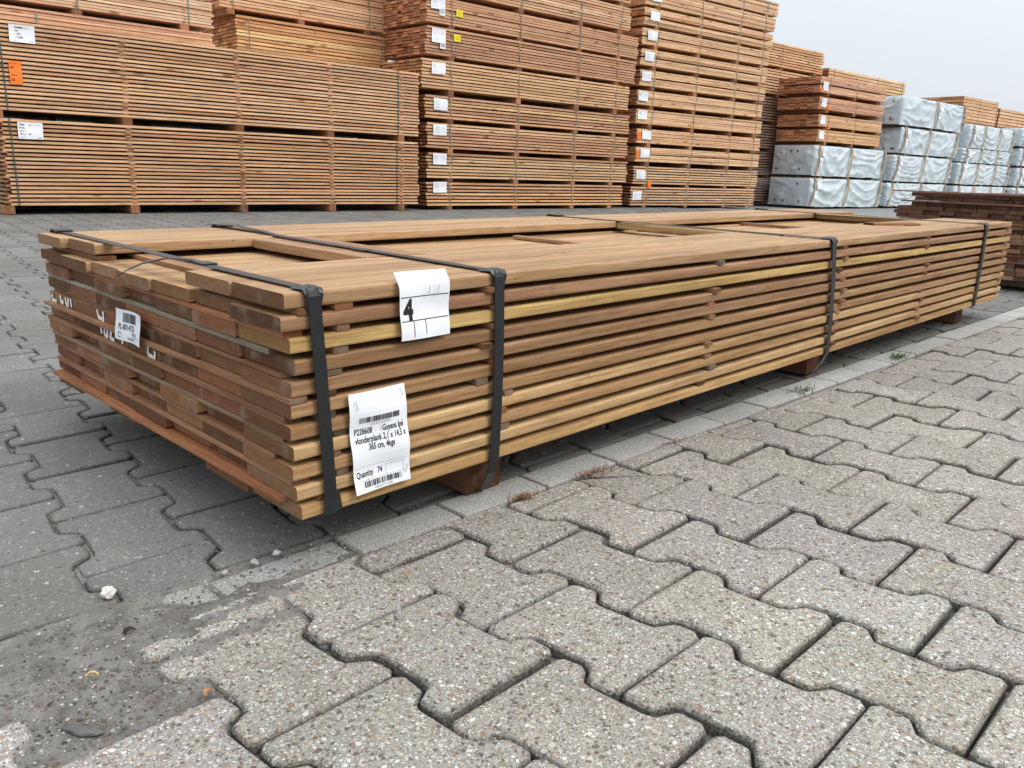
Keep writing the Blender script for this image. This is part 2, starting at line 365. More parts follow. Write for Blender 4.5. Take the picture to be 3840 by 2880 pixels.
def pave(name, mat, gap, b0, pitch, J0, P, skew, ymin, ymax, cfun, below, xr, far, z0=0.0, skip=(), zj=.0025, yref=-.27):
    r = random.Random(sum(map(ord, name))); V = []; F = []; T = []
    k0 = int((xr[0] - b0) / pitch) - 1; k1 = int((xr[1] - b0) / pitch) + 1
    for k in range(k0, k1):
        n0 = int((ymin - J0) / P) - 1; n1 = int((ymax - J0) / P) + 2
        for n in range(n0, n1):
            J = J0 - P / 2 * (k % 2) + P * n; J2 = J - P
            if (k, n) in skip: continue
            xa = b0 + pitch * k; cy = (J + J2) / 2; cx = xa + pitch / 2 + skew * (cy - yref)
            if not visible(cx, cy, far): continue
            pts = paver_outline(xa, xa + pitch, J, J2, P)
            wob = .0019
            pts = [(x + skew * (y - yref) + r.uniform(-wob, wob), y + r.uniform(-wob, wob)) for x, y in pts]
            if gap > .0012 and r.random() < .5:           # one corner worn or chipped away
                q = r.choice([q_ for q_ in range(len(pts)) if abs(pts[q_][1] - cy) > P * .44]); kk = r.uniform(.01, .032)
                for w_ in (0, 1, -1):
                    a_ = pts[(q + w_) % len(pts)]
                    if abs(a_[1] - cy) > P * .40: pts[(q + w_) % len(pts)] = (a_[0] + (cx - a_[0]) * kk * .6, a_[1] + (cy - a_[1]) * kk)
            pts = clip(pts, cfun, below)
            if len(pts) < 4: continue
            ar = abs(sum(pts[i - 1][0] * pts[i][1] - pts[i][0] * pts[i - 1][1] for i in range(len(pts)))) / 2
            if ar < .0012: continue
            o1 = offset(pts, gap + r.uniform(0, .0012)); o2 = offset(o1, .0028); o3 = offset(o2, .0045)
            tx, ty, dz = r.uniform(-.014, .014), r.uniform(-.014, .014), r.uniform(-zj, zj)
            near = (Vector((cx, cy)) - cxy).length < 5
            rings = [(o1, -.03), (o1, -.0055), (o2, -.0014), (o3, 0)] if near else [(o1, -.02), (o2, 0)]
            m = len(pts); base = len(V)
            for rg, z in rings:
                for (x, y) in rg: V.append((x, y, z0 + z + dz + tx * (x - cx) + ty * (y - cy)))
            for a in range(len(rings) - 1):
                for i in range(m):
                    p = base + a * m + i; q = base + a * m + (i + 1) % m; F.append((p, q, q + m, p + m))
            F.append(tuple(base + (len(rings) - 1) * m + i for i in range(m)))
            t = r.uniform(.92, 1.08); g_ = r.uniform(.985, 1.005); b_ = r.uniform(.955, 1.0)
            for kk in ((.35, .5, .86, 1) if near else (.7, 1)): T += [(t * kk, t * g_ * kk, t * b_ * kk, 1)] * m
    me = mesh(name, V, F, mat)
    ca = me.color_attributes.new('tone', 'FLOAT_COLOR', 'POINT'); ca.data.foreach_set('color', [c for t in T for c in t])
    o = link(name, me); o['kind'] = 'structure'
    return o
kout = lambda x: .006 - .023 * x          # pavement side of the kerb row
kin = lambda x: .088 - .020 * x if x > -.1 else .09 - .25 * (x + .1) * .5
pave('pavement', PAVER_L, .0016, -.044, .164, -.165, .2115, -.085, -4, .1, lambda x: kout(x) - .002, True, (-2, 9), 11, 0.0, skip={(-2, 1), (-4, 1)}, zj=.0035)
pave('yard_pavement', PAVER_D, .0010, -.034, .164, .328, .222, .12, 0, 13, lambda x: kin(x) + .003, False, (-4, 18), 15.5, -.003, yref=.33, zj=.0015)
# kerb row of white grit blocks
V = []; F = []; T = []; r = random.Random(3)
x = -1.38 + .0
while x < 9:
    L_ = .213; a = x + .003; b = x + L_ - .003
    q = [(a, kout(a) + .003), (b, kout(b) + .003), (b, kin(b) - .003), (a, kin(a) - .003)]
    q2_ = offset(q, .003); dz = r.uniform(-.003, .001) - (.006 if x < .0 else 0); s0 = len(V)
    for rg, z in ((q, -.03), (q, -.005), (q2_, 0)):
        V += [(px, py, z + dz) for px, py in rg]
    for k in range(2):
        for i in range(4): p = s0 + 4 * k + i; w = s0 + 4 * k + (i + 1) % 4; F.append((p, w, w + 4, p + 4))
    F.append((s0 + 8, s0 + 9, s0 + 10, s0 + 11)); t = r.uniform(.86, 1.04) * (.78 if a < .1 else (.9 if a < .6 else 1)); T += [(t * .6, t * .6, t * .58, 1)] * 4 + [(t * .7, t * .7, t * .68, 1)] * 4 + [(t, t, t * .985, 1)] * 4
    x += L_
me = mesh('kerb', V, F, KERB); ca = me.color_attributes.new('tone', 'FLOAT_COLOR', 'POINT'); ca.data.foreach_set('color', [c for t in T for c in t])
o = link('kerb', me); o['kind'] = 'structure'
# sand washed over the low strip at the left
def sandh(x, y):
    n1 = noise.fractal(Vector((x * 9, y * 9, 1.3)), .8, 2.2, 5); n2 = noise.noise(Vector((x * 70, y * 70, 2))); n3 = noise.fractal(Vector((x * 30, y * 30, 4)), .8, 2.2, 3)
    yc = -.018 + .03 * min(0, x); wd_ = .062 + .12 * max(0, min(1, -x * 2.0 + .1))
    wv = max(0, 1 - abs(y - yc) / wd_); along = max(0, min(1, (.34 - x) / .40))
    h = -.012 + .0165 * (wv ** .7) * along + .0042 * n1 + .0016 * n3 + .0006 * n2
    kj = max(0, 1 - abs(y - .10) / .026) * max(0, min(1, (.25 - x) / .3)); h += .012 * kj
    h += .005 * max(0, min(1, (-x - .12) / .12)) * max(0, 1 - abs(y - .05) / .07)
    hx = max(0, 1 - (abs(x + .30) / .10) ** 4) * max(0, 1 - (abs(y + .10) / .075) ** 4)
    return max(h - .006 * hx, -.0125 + .003 * n1 + .0007 * n2) if hx > 0 else h
nx, ny = 330, 130; V = []; F = []
for j in range(ny + 1):
    for i in range(nx + 1):
        x = -1.1 + 1.65 * i / nx; y = -.24 + .5 * j / ny; V.append((x, y, sandh(x, y)))
for j in range(ny):
    for i in range(nx): a = j * (nx + 1) + i; F.append((a, a + 1, a + nx + 2, a + nx + 1))
o = link('sand', mesh('sand', V, F, SAND, smooth=True)); o['kind'] = 'stuff'

# loose grit: too many grains to count
GRIT = NT('grit_grain'); _a = GRIT.n('ShaderNodeAttribute', attribute_name='tone'); GRIT = GRIT.fin(_a.outputs['Color'], .9, .2)
V = []; F = []; T = []; r = random.Random(77)
def grain(x, y, z, q, c):
    b = len(V); a = r.uniform(0, 6.28); e = [q * r.uniform(.6, 1.3) for _ in range(6)]
    ca, sa = math.cos(a), math.sin(a)
    for dx, dy, dz in ((e[0], 0, 0), (-e[1], 0, 0), (0, e[2], 0), (0, -e[3], 0), (0, 0, e[4] * .8), (0, 0, -e[5] * .8)): V.append((x + dx * ca - dy * sa, y + dx * sa + dy * ca, z + dz))
    F.extend([(b + i, b + j, b + k) for i, j, k in ((0, 2, 4), (2, 1, 4), (1, 3, 4), (3, 0, 4), (2, 0, 5), (1, 2, 5), (3, 1, 5), (0, 3, 5))])
    for _ in range(6): T.extend((*c, 1))
GC = [(.09, .085, .075), (.27, .26, .24), (.34, .33, .31), (.17, .15, .13), (.21, .16, .12), (.12, .115, .11)]
for _ in range(4200):
    x = r.uniform(-.62, .36); y = r.gauss(.02, .07)
    if r.random() < .35: x = r.uniform(-.42, -.18); y = r.uniform(-.19, -.02)
    c = r.choice(GC); k = r.uniform(.6, 1.2); z = max(sandh(x, y), -.019 if -.17 < y < -.05 and -.38 < x < -.2 else -.004)
    q = r.choice((.0006, .0008, .0010, .0014, .0020, .0026)); grain(x, y, z + q * .3, q, tuple(v * k for v in c))
for _ in range(900):        # along the kerb joints and scattered over the paving
    x = r.uniform(-.6, 3); y = kin(x) + r.gauss(.01, .012) if r.random() < .5 else kout(x) + r.gauss(-.002, .006)
    q = r.choice((.0006, .0009, .0013)); grain(x, y, .0 + q * .3, q, r.choice(GC))
for _ in range(500):
    x = r.uniform(-.8, 1.6); y = r.uniform(-.9, .9); q = r.choice((.0006, .0008, .0012)); grain(x, y, .001, q, r.choice(GC))
me = mesh('grit', V, F, GRIT); ca = me.color_attributes.new('tone', 'FLOAT_COLOR', 'POINT'); ca.data.foreach_set('color', T)
o = link('grit', me); o['kind'] = 'stuff'

# ================================================================== FRONT PACK
PZ = .089
Z0 = [.308, .277, .246, .2145, .185, .154, .122, .092, .062, .031, .0]     # bottoms, top layer first (near end)
TH = .021
def slope(i): return (10 - i) / 10 * .0155 / 3.65                          # pack opens up towards its far end
NEARX = [-.008, -.014, -.002, .005, -.002, -.004, -.006, -.003, -.005, .0, .007]
FARX = [3.635, 3.655, 3.65, 3.67, 3.64, 3.665, 3.65, 3.66, 3.63, 3.65, 3.64]
BR = (.36, .215, .125); RD = (.34, .19, .115); YE = (.50, .345, .16); LT = (.50, .335, .185); TN = (.42, .26, .14)
SIDE = [(.40, .27, .165), (.34, .205, .13), (.50, .365, .17), (.34, .215, .13), (.325, .205, .125), (.37, .24, .14), (.35, .218, .125), (.48, .34, .195), (.40, .26, .145), (.48, .345, .205), (.44, .30, .155)]
pack = thing('timber_pack', 'low strapped pack of brown hardwood deck boards with white labels in the foreground', 'timber pack', (0, 0, PZ))
fr = random.Random(11)
PAL = [BR, RD, TN, (.30, .165, .10), (.27, .145, .09), LT, BR, RD]
nb = 0
def fboard(i, y, x0, x1, col, seed, zoff=0, rz=0, w=.1435):
    L_ = x1 - x0
    me = board_mesh(L_, w, TH, [HARD, HARD_END], .0035, 14, .0026 if i else .0012, seed)
    o = link('board', me, pack, (x0, y, Z0[i] + zoff), (0, -math.atan(slope(i)), rz), col)
    return o
for i in range(11):
    if i == 0:
        for j, y, zo, rz, c in ((0, .0, 0, 0, SIDE[0]), (1, .146, 0, .0, (.41, .285, .18)), (5, .722, .003, 0, (.43, .30, .19)), (6, .868, .003, 0, (.44, .305, .19))):
            fboard(0, y, NEARX[0] + (0, -.003, .012, -.004)[(0, 1, 5, 6).index(j)], FARX[0] if j < 2 else 3.655, c, 100 + j, zo, rz)
        continue
    y = 0
    for j in range(7):
        x0 = NEARX[i] if j == 0 else NEARX[i] + fr.uniform(-.006, .016)
        if i in (4, 5) and j > 1: x0 = 0.0
        if i > 1 and j > 0 and i not in (4, 5): x0 = NEARX[i] * .5 + fr.choice((-.004, -.002, 0, .002, .006, .012))
        if i == 1: x0 = (-.014, .004, -.004, -.010, -.002, -.012, -.008)[j]
        c = SIDE[i] if j == 0 else jit(fr.choice(PAL), .22, fr)
        if i == 1 and j in (3, 4, 5): c = jit((.47, .32, .195), .06, fr)
        if i == 1 and j in (1, 2): c = LT
        if i in (8, 7) and j in (2, 3, 4): c = jit(TN, .1, fr)
        fboard(i, y, x0, FARX[i] - (0 if j == 0 else fr.uniform(-.01, .02)), c, i * 10 + j)
        y += .1435 + fr.choice((.001, .002, .002, .004))
# short cross pieces lying between the outer boards of the top layer
for (x0, w_, y0, y1, c, seed, rz) in ((.335, .143, .293, .719, (.40, .255, .16), 301, -.0), (1.665, .06, .293, .719, (.47, .355, .20), 302, .0), (3.22, .075, .293, .719, (.46, .34, .20), 303, 0)):
    me = board_mesh(y1 - y0, w_, TH, [HARD, HARD_END], .0035, 6, .0008, seed)
    o = link('cross_board', me, pack, (x0 + w_, y0, Z0[0] + slope(0) * x0 + .0005), (0, 0, PI / 2 + rz), c)
# stickers between the layers
def stick(i, x, y0, y1, h, w, col, dz=0.0005):
    me = board_mesh(y1 - y0, w, h, [HARD, HARD_END], .0008, 3, .0004, int(x * 977) + i)
    z = Z0[i] + TH + slope(i) * x + dz
    return link('sticker', me, pack, (x + w, y0, z), (fr.uniform(-.01, .01) * 0, 0, PI / 2 + fr.uniform(-.012, .012)), col)
GREYW = (.20, .185, .16); ORW = (.36, .165, .09); BRW = (.30, .17, .10)
ends = {1: (ORW, -.004, 1.03), 2: (BRW, .01, 1.03), 3: ((.27, .25, .22), .055, 1.028), 4: (BRW, .03, 1.01), 5: (BRW, .0, 1.02), 6: (BRW, .02, 1.02), 7: ((.27, .2, .14), .03, 1.0), 8: (BRW, .05, 1.03), 9: ((.33, .19, .12), .01, 1.0), 10: ((.36, .165, .085), .035, .995)}
for i in range(1, 11):
    gap = (Z0[i - 1] - Z0[i] - TH) - .001
    c, y0, y1 = ends[i] if i in ends else (BRW, 0, 1)
    if i == 1:
        stick(i, .012, -.002, .29, gap, .03, BRW); stick(i, .012, .72, 1.0, gap, .03, BRW)
    elif i == 2: stick(i, -.006, y0, 1.03, gap - .001, .03, ORW)
    else: stick(i, -.003 + fr.uniform(-.003, .004) if i < 10 else -.010, y0, y1, gap - .001, .028, c)
    for x in (.055, .36 if i < 7 else .405, 1.085, 1.80, 2.53, 3.24, 3.56):
        if i == 1 and x < 1.2 and x > .1: ys = [(-.006, .29)]
        else: ys = [(-fr.uniform(.0, .009) if x > .1 else .002, .99)]
        if x > .1 and fr.random() < .18: ys = [(.03, .97)]
        for (a, b) in ys:
            col = jit(fr.choice((BRW, (.34, .18, .11), (.33, .20, .13), GREYW, (.38, .25, .16))), .2, fr)
            stick(i, x + fr.uniform(-.022, .022), a, b, gap + (slope(i - 1) - slope(i)) * x, fr.uniform(.02, .03), col)
# bearers: a block with a thin packing piece on it
for x, c in ((.385, (.17, .09, .055)), (1.80, (.16, .07, .045)), (3.27, (.16, .08, .05))):
    mb = board_mesh(.86, .088, .066, [HARD, HARD_END], .004, 4, .001, int(x * 100))
    b = link('bearer', mb, pack, (x + .088, .064, -PZ + .001), (0, 0, PI / 2), c)
    mb = board_mesh(.86, .075, .021, [HARD, HARD_END], .002, 4, .001, int(x * 100) + 1)
    link('packing_piece', mb, pack, (x + .082, .07, -.0225), (0, 0, PI / 2), (.24, .12, .07))
# small offcuts lying on the top and in the openings
me = board_mesh(.25, .05, .009, [HARD, HARD_END], .002, 2, 0, 5)
tag(link('wood_offcut', me, None, (2.56, .205, PZ + .3395 + .0008), (0, -.004, R(-21)), (.28, .15, .08)), 'short dark offcut lying flat on the near top boards of the front pack', 'offcut')
me = board_mesh(.40, .022, .009, [HARD, HARD_END], .001, 2, 0, 6)
tag(link('wood_strip', me, None, (1.15, .30, PZ + .3035), (0, 0, R(88)), (.36, .22, .14)), 'thin brown strip lying across the first long opening in the front pack top', 'wood strip', 'loose strips in the top openings')
me = board_mesh(.40, .022, .009, [HARD, HARD_END], .001, 2, 0, 7)
tag(link('wood_strip', me, None, (2.53, .30, PZ + .309), (0, 0, R(88)), (.36, .20, .12)), 'thin reddish wood strip lying in the farther opening in the top of the front pack', 'wood strip', 'loose strips in the top openings')
# straps
zt = lambda x: .3295 + slope(0) * x + .0015
def strap(xt, xb, ul, low, w, sag=0.0, xl=None):
    xl = xt if xl is None else xl
    p = []
    for k in range(13):
        t = k / 12; y = 1.018 * (1 - t) + .004 * t
        lift = 0
        p.append((xl + (xt - xl) * t, y, zt(xt) + .0008 + sag * math.sin(PI * t) + (.003 * (1 - t))))
    p.append((xt, -.003, zt(xt) - .001)); p.append((xt, -.0055, zt(xt) - .008))
    n = 8
    for k in range(1, n + 1):
        t = k / n; p.append((xt + (xb - xt) * t, -.0055 - .004 * math.sin(PI * t) * (1 if low else .4), zt(xt) - .008 + (.004 - zt(xt) + .008) * t))
    if low: p += [(xb + .012, .012, -.03), (xb + .03, .05, -.078), (xb + .034, .07, -.0865), (xb + .034, .5, -.0872), (xb + .034, .93, -.0865), (xb + .02, 1.0, -.03)]
    else: p += [(xb + .001, -.001, -.002), (xb + .002, .02, -.0035), (xb, .5, -.0035), (xb, 1.0, -.0035)]
    p += [(xb, 1.022, .01), (xl, 1.024, zt(xl) * .5), (xl, 1.024, zt(xl) - .004), (xl, 1.018, zt(xl) + .004)]
    mb = ribbon(p, w, .0016, Vector((1, 0, 0)))
    return link('strap', mb.build('strap', BLACK), pack)
S_ = [(.034, .053, 1, False, .020, -.0), (.387, .387, 1, True, .022, -.0), (1.717, 1.770, 1, True, .026, 0), (3.222, 3.25, 1, False, .030, 0)]
for n_, (xt, xb, a, low, w, sag) in enumerate(S_):
    strap(xt, xb, a, low, w, sag, xl=(.03, .40, 1.66, 3.2)[n_])
    # rubber edge protector folded over the near top edge
    mb = MB(); pw = w * 1.6
    prof = [(.030, zt(xt) + .0012), (.012, zt(xt) + .0022), (.0, zt(xt) + .0012), (-.0035, zt(xt) - .006), (-.0042, zt(xt) - .020), (-.0038, zt(xt) - .028)]
    for sgn in (-1, 1):
        vs = []
        for q, (y, z) in enumerate(prof):
            fl = 1 - .35 * max(0, q - 2) / 3
            a0 = xt + sgn * .004; a1 = xt + sgn * pw / 2 * fl
            vs += [(a0, y, z), ((a0 + a1) / 2, y - .002, z + .003), (a1, y - (.004 if q == 3 else .001), z + (.001 if q > 1 else -.001))]
        fs = []
        for q in range(len(prof) - 1):
            for k in range(2): a = q * 3 + k; fs.append((a, a + 1, a + 4, a + 3))
        mb.add(vs, fs); mb.add([(x_, y_ + .0012, z_ - .0012) for x_, y_, z_ in vs], [tuple(reversed(f_)) for f_ in fs])
    link('edge_protector', mb.build('edge_protector', BLACK), pack)
    # and one at the far top edge
    mb = ribbon([((.03, .40, 1.66, 3.2)[n_], .97, zt(xt) + .006), ((.03, .40, 1.66, 3.2)[n_], 1.01, zt(xt) + .008), ((.03, .40, 1.66, 3.2)[n_] + .004, 1.03, zt(xt) - .002), ((.03, .40, 1.66, 3.2)[n_] + .004, 1.028, zt(xt) - .03)], w * 1.7, .004, Vector((1, .1, 0)))
    link('edge_protector', mb.build('edge_protector', BLACK), pack)
# flared bottom protector of the first strap
mb = MB(); mb.add([(.041, -.006, .035), (.066, -.006, .035), (.070, -.008, .004), (.055, -.008, -.001), (.038, -.008, .002)], [(0, 4, 3, 2, 1)]); mb.add([(.042, -.005, .033), (.065, -.005, .033), (.068, -.006, .004), (.040, -.006, .003)], [(0, 1, 2, 3)])
link('edge_protector', mb.build('edge_protector', BLACK), pack)
# loose tails
mb = ribbon([(.037, .33, zt(0) + .0035), (.03, .36, zt(0) + .006), (.01, .40, zt(0) + .005), (-.02, .42, zt(0) - .002), (-.045, .425, zt(0) - .012), (-.062, .43, zt(0) - .024)], .013, .0014, [Vector((1, .3, 0))] * 3 + [Vector((.8, .5, .3))] * 3)
link('strap_tail', mb.build('strap_tail', BLACK), pack)
mb = ribbon([(.395, .70, zt(0) + .004), (.40, .80, zt(0) + .009), (.398, .92, zt(0) + .012), (.38, 1.03, zt(0) + .008)], .016, .0014, Vector((1, .1, 0)))
link('strap_tail', mb.build('strap_tail', BLACK), pack)
mb = MB(); mb.box(.024, .048, .30, .335, zt(0) + .001, zt(0) + .005); link('strap_seal', mb.build('strap_seal', BLACK), pack)
mb = MB(); mb.box(.375, .40, .36, .40, zt(0) + .001, zt(0) + .005); link('strap_seal', mb.build('strap_seal', BLACK), pack)

# ---- labels of the front pack
def bend(x, z, sx, sz, y0, amp, seed, top=None, lean=0):
    def fn(u, v):
        X = x + u + lean * v; Z = z + v + (sx * u)
        yy = y0 - amp * (.5 + .5 * math.sin(v * 95 + seed)) * (1 - v / .5) - amp * .6 * math.sin(u * 40 + seed + v * 30)
        if top is not None and Z > top:
            d = Z - top; yy += d * .42; Z = top + d * .88
        return Vector((X, yy, Z))
    return fn
# lot label with the big 4, stapled over the top edge
w_, h_ = .098, .105
sh = Sheet(w_, h_, bend(.179, .243, 0, 0, -.0075, .0030, .5, .3265, -.05), (0, -1, .1), 12, 18)
sh.rect(.002, .096, .0645, .0658); sh.rect(.002, .096, .0285, .0298); sh.rect(.024, .0252, .004, .0285); sh.rect(.048, .0492, .006, .0285)
sh.text('4', .0075, .0315, .0425, .82, .05)
sh.obj('lot_label', pack)
# product label
w_, h_ = .104, .158
sh = Sheet(w_, h_, bend(.092, .0185, 0, 0, -.0075, .0038, 2.0, None, -.055), (0, -1, 0), 12, 20)
cx_ = .053
sh.bars(.016, .088, .110, .119, 5)
sh.text('8715815342994', cx_, .1045, .0062, .9, 0, 2, True)
sh.text('P228608', .007, .092, .0142, .62, .016); sh.rect(.0525, .0531, .091, .102, 2); sh.text('Guyana Ip\u00e9', .0555, .092, .0142, .62, .016)
sh.text('vlonderplank 2,1 x 14,5 x', cx_, .0785, .0142, .62, .016, 1, True)
sh.text('365 cm, 4kgs', cx_, .066, .0142, .62, .016, 1, True)
sh.rect(.003, .097, .040, .0405, 2); sh.rect(.003, .097, .0185, .019, 2); sh.rect(.060, .0605, .019, .036, 2); sh.rect(.092, .0925, .019, .036, 2); sh.rect(.060, .092, .0355, .036, 2)
sh.text('Quantity', .005, .0245, .0138, .64, .016); sh.text('74', .045, .0245, .0138, .64, .016)
sh.bars(.018, .088, .0075, .0165, 9); sh.text('INRSHTP11898', cx_, .002, .006, .9, 0, 2, True)
lb = sh.obj('product_label', pack)
def staple(x, z, ang, parent, y=-.0135, l=.011):
    a = Vector((x, y, z)); d = Vector((math.cos(ang), 0, math.sin(ang))) * l / 2
    mb = ribbon([a - d + Vector((0, .004, 0)), a - d, a + d, a + d + Vector((0, .004, 0))], .0008, .0008, Vector((0, 1, .01)).cross(d).normalized())
    link('staple', mb.build('staple', STEEL), parent)
staple(.095, .158, 2.0, lb); staple(.176, .166, 2.1, lb); staple(.112, .037, 1.2, lb); staple(.186, .04, 1.3, lb)
staple(.228, .318, 1.4, pack, -.016); staple(.246, .317, 1.3, pack, -.016)
# end label, paper facing -x, hung over two layers
def fn_end(u, v): return Vector((-.0165 - .003 * math.sin(u * 55 + 1) - .003 * math.cos(v * 60), .583 - u, .174 + v + .0 * u))
sh = Sheet(.110, .056, fn_end, (-1, 0, 0), 12, 8)
sh.bars(.030, .078, .034, .051, 3); sh.text('PL-0014753', .016, .0205, .0150, .80, .012)
sh.rect(.066, .094, .0112, .0120); sh.text('24/03/28', .064, .0135, .0075, .8, .006); sh.text('PL-0014753', .050, .004, .0072, .8, .004)
ring = [(.022 + .0055 * math.cos(a * PI / 8) * k, .0105 + .0055 * math.sin(a * PI / 8) * k) for k in (1, .75) for a in range(16)]
sh.poly(ring, [(a, (a + 1) % 16, 16 + (a + 1) % 16, 16 + a) for a in range(14)])
sh.obj('end_label', pack)
# white marker letters left on the board ends
STK = [[(.993, .298), (.99, .291), (1.002, .282)], [(.999, .28), (.97, .274)], [(.941, .298), (.94, .282), (.93, .279), (.925, .286)], [(.909, .298), (.908, .281), (.896, .279), (.893, .297)],
 [(.878, .298), (.876, .278)], [(.724, .297), (.721, .281), (.694, .278), (.693, .297)], [(.713, .267), (.711, .249)], [(.695, .267), (.696, .249), (.682, .247), (.679, .267)], [(.658, .266), (.668, .247), (.646, .246)],
 [(.606, .258), (.606, .246)], [(.486, .263), (.486, .245), (.46, .245), (.457, .259)]]
mb = MB()
for st in STK:
    A = st[0][1] > .27; lo, hi = (.2752, .2938) if A else (.2442, .2628)
    pts = [(-.0012 if True else 0, y, min(hi, max(lo, z - .0015))) for y, z in st]
    pts2 = []
    for a, b in zip(pts, pts[1:]):
        for k in range(4): t = k / 4; pts2.append(tuple(a[q] + (b[q] - a[q]) * t + (fr.uniform(-.0008, .0008) if q else 0) for q in range(3)))
    pts2.append(pts[-1])
    P = [Vector(p) for p in pts2]; vs = []; fs = []
    for i_, p in enumerate(P):
        t = (P[min(i_ + 1, len(P) - 1)] - P[max(i_ - 1, 0)]).normalized(); n_ = t.cross(Vector((1, 0, 0))) * fr.uniform(.0034, .0052); vs += [p + n_, p - n_]
    for i_ in range(len(P) - 1): fs.append((2 * i_, 2 * i_ + 1, 2 * i_ + 3, 2 * i_ + 2))
    mb.add([(x_ - .0008, y_, z_ - PZ) for x_, y_, z_ in vs], fs)
link('marker_writing', mb.build('marker_writing', PAINT), pack)

# ================================================================== BACKGROUND PACKS
_bm = {}
def bmesh_cached(L, w, t, mats, variant, wav, seg=8):
    k = (round(L, 2), round(w, 3), round(t, 4), mats[0].name, variant)
    if k not in _bm: _bm[k] = board_mesh(L, w, t, list(mats), 0, seg, wav, hash((round(L * 100), variant)) % 9973)
    return _bm[k]
def zlist(z0, z1, n, t, mid=False):
    """bottoms of n layers; mid=True: tight layers with one sticker gap in the middle"""
    if mid:
        h = n // 2; g = max(.008, (z1 - z0) - n * t - (n - 2) * .0022); return [z0 + i * (t + .0022) + (g if i >= h else 0) for i in range(n)]
    g = ((z1 - z0) - n * t) / max(1, n - 1); return [z0 + i * (t + g) for i in range(n)]
def strap_loop(root, s, D, z0, z1, mat, w=.012, lean=0.0):
    p = [(s, -.004, z0 - .002), (s + lean * .5, -.007, (z0 + z1) / 2), (s + lean, -.004, z1 + .002), (s + lean, D / 2, z1 + .004), (s + lean, D + .004, z1 + .002), (s, D + .004, z0 - .002), (s, D / 2, z0 - .003), (s, -.004, z0 - .002)]
    link('strap', ribbon(p, w, .0018, Vector((1, 0, 0))).build('strap', mat), root)
def wavy(x, z, y0, seed, a=.004): return lambda u, v: Vector((x + u + .012 * math.sin(seed) * v * 5, y0 - a * (1 + math.sin(v * 26 + seed)) - a * .7 * math.sin(u * 30 + seed * 2), z + v + .03 * math.sin(seed * 3) * u))
def paper_tag(root, x, z, w, h, seed, kind='small'):
    sh = Sheet(w, h, wavy(x, z, -.010, seed), (0, -1, 0), 4, 5)
    if kind == 'small':
        for k in range(4): sh.rect(w * .1, w * (.34 + .1 * (k % 2)), h * (.80 - .11 * k), h * (.825 - .11 * k), 2)
        sh.rect(w * .1, w * .45, h * .2, h * .23, 2)
        sh.rect(w * .68, w * .9, h * .62, h * .635, 2); sh.rect(w * .68, w * .9, h * .7, h * .715, 2)
    elif kind == 'bretter':
        sh.text('Vehmeyer', .012, h * .80, .030, .85, .03); sh.text('Bretter', .012, h * .62, .026, .85, .02); sh.text('24 x 150', .012, h * .43, .025, .9, .02); sh.text('140 x 5,000', .012, h * .24, .025, .85, .02)
        sh.rect(.012, w * .28, h * .08, h * .12, 2); sh.rect(w * .76, w * .95, h * .07, h * .11, 2)
        for k in range(3): sh.rect(w * .55, w * .92, h * (.88 - .04 * k), h * (.89 - .04 * k), 2)
    return sh.obj('label', root)
def colour_tag(root, x, z, w, h, seed, mat, lines=()):
    sh = Sheet(w, h, wavy(x, z, -.013, seed, .003), (0, -1, 0), 3, 4)
    for t, yy, sz in lines: sh.text(t, w * .1, h * yy, sz, .85, .02)
    if not lines:
        for k in range(3): sh.rect(w * .2, w * .8, h * (.3 + .2 * k), h * (.34 + .2 * k))
    return sh.obj('colour_label', root, [mat, INK, INK])
BGK = (1.46, 1.39, 1.44)
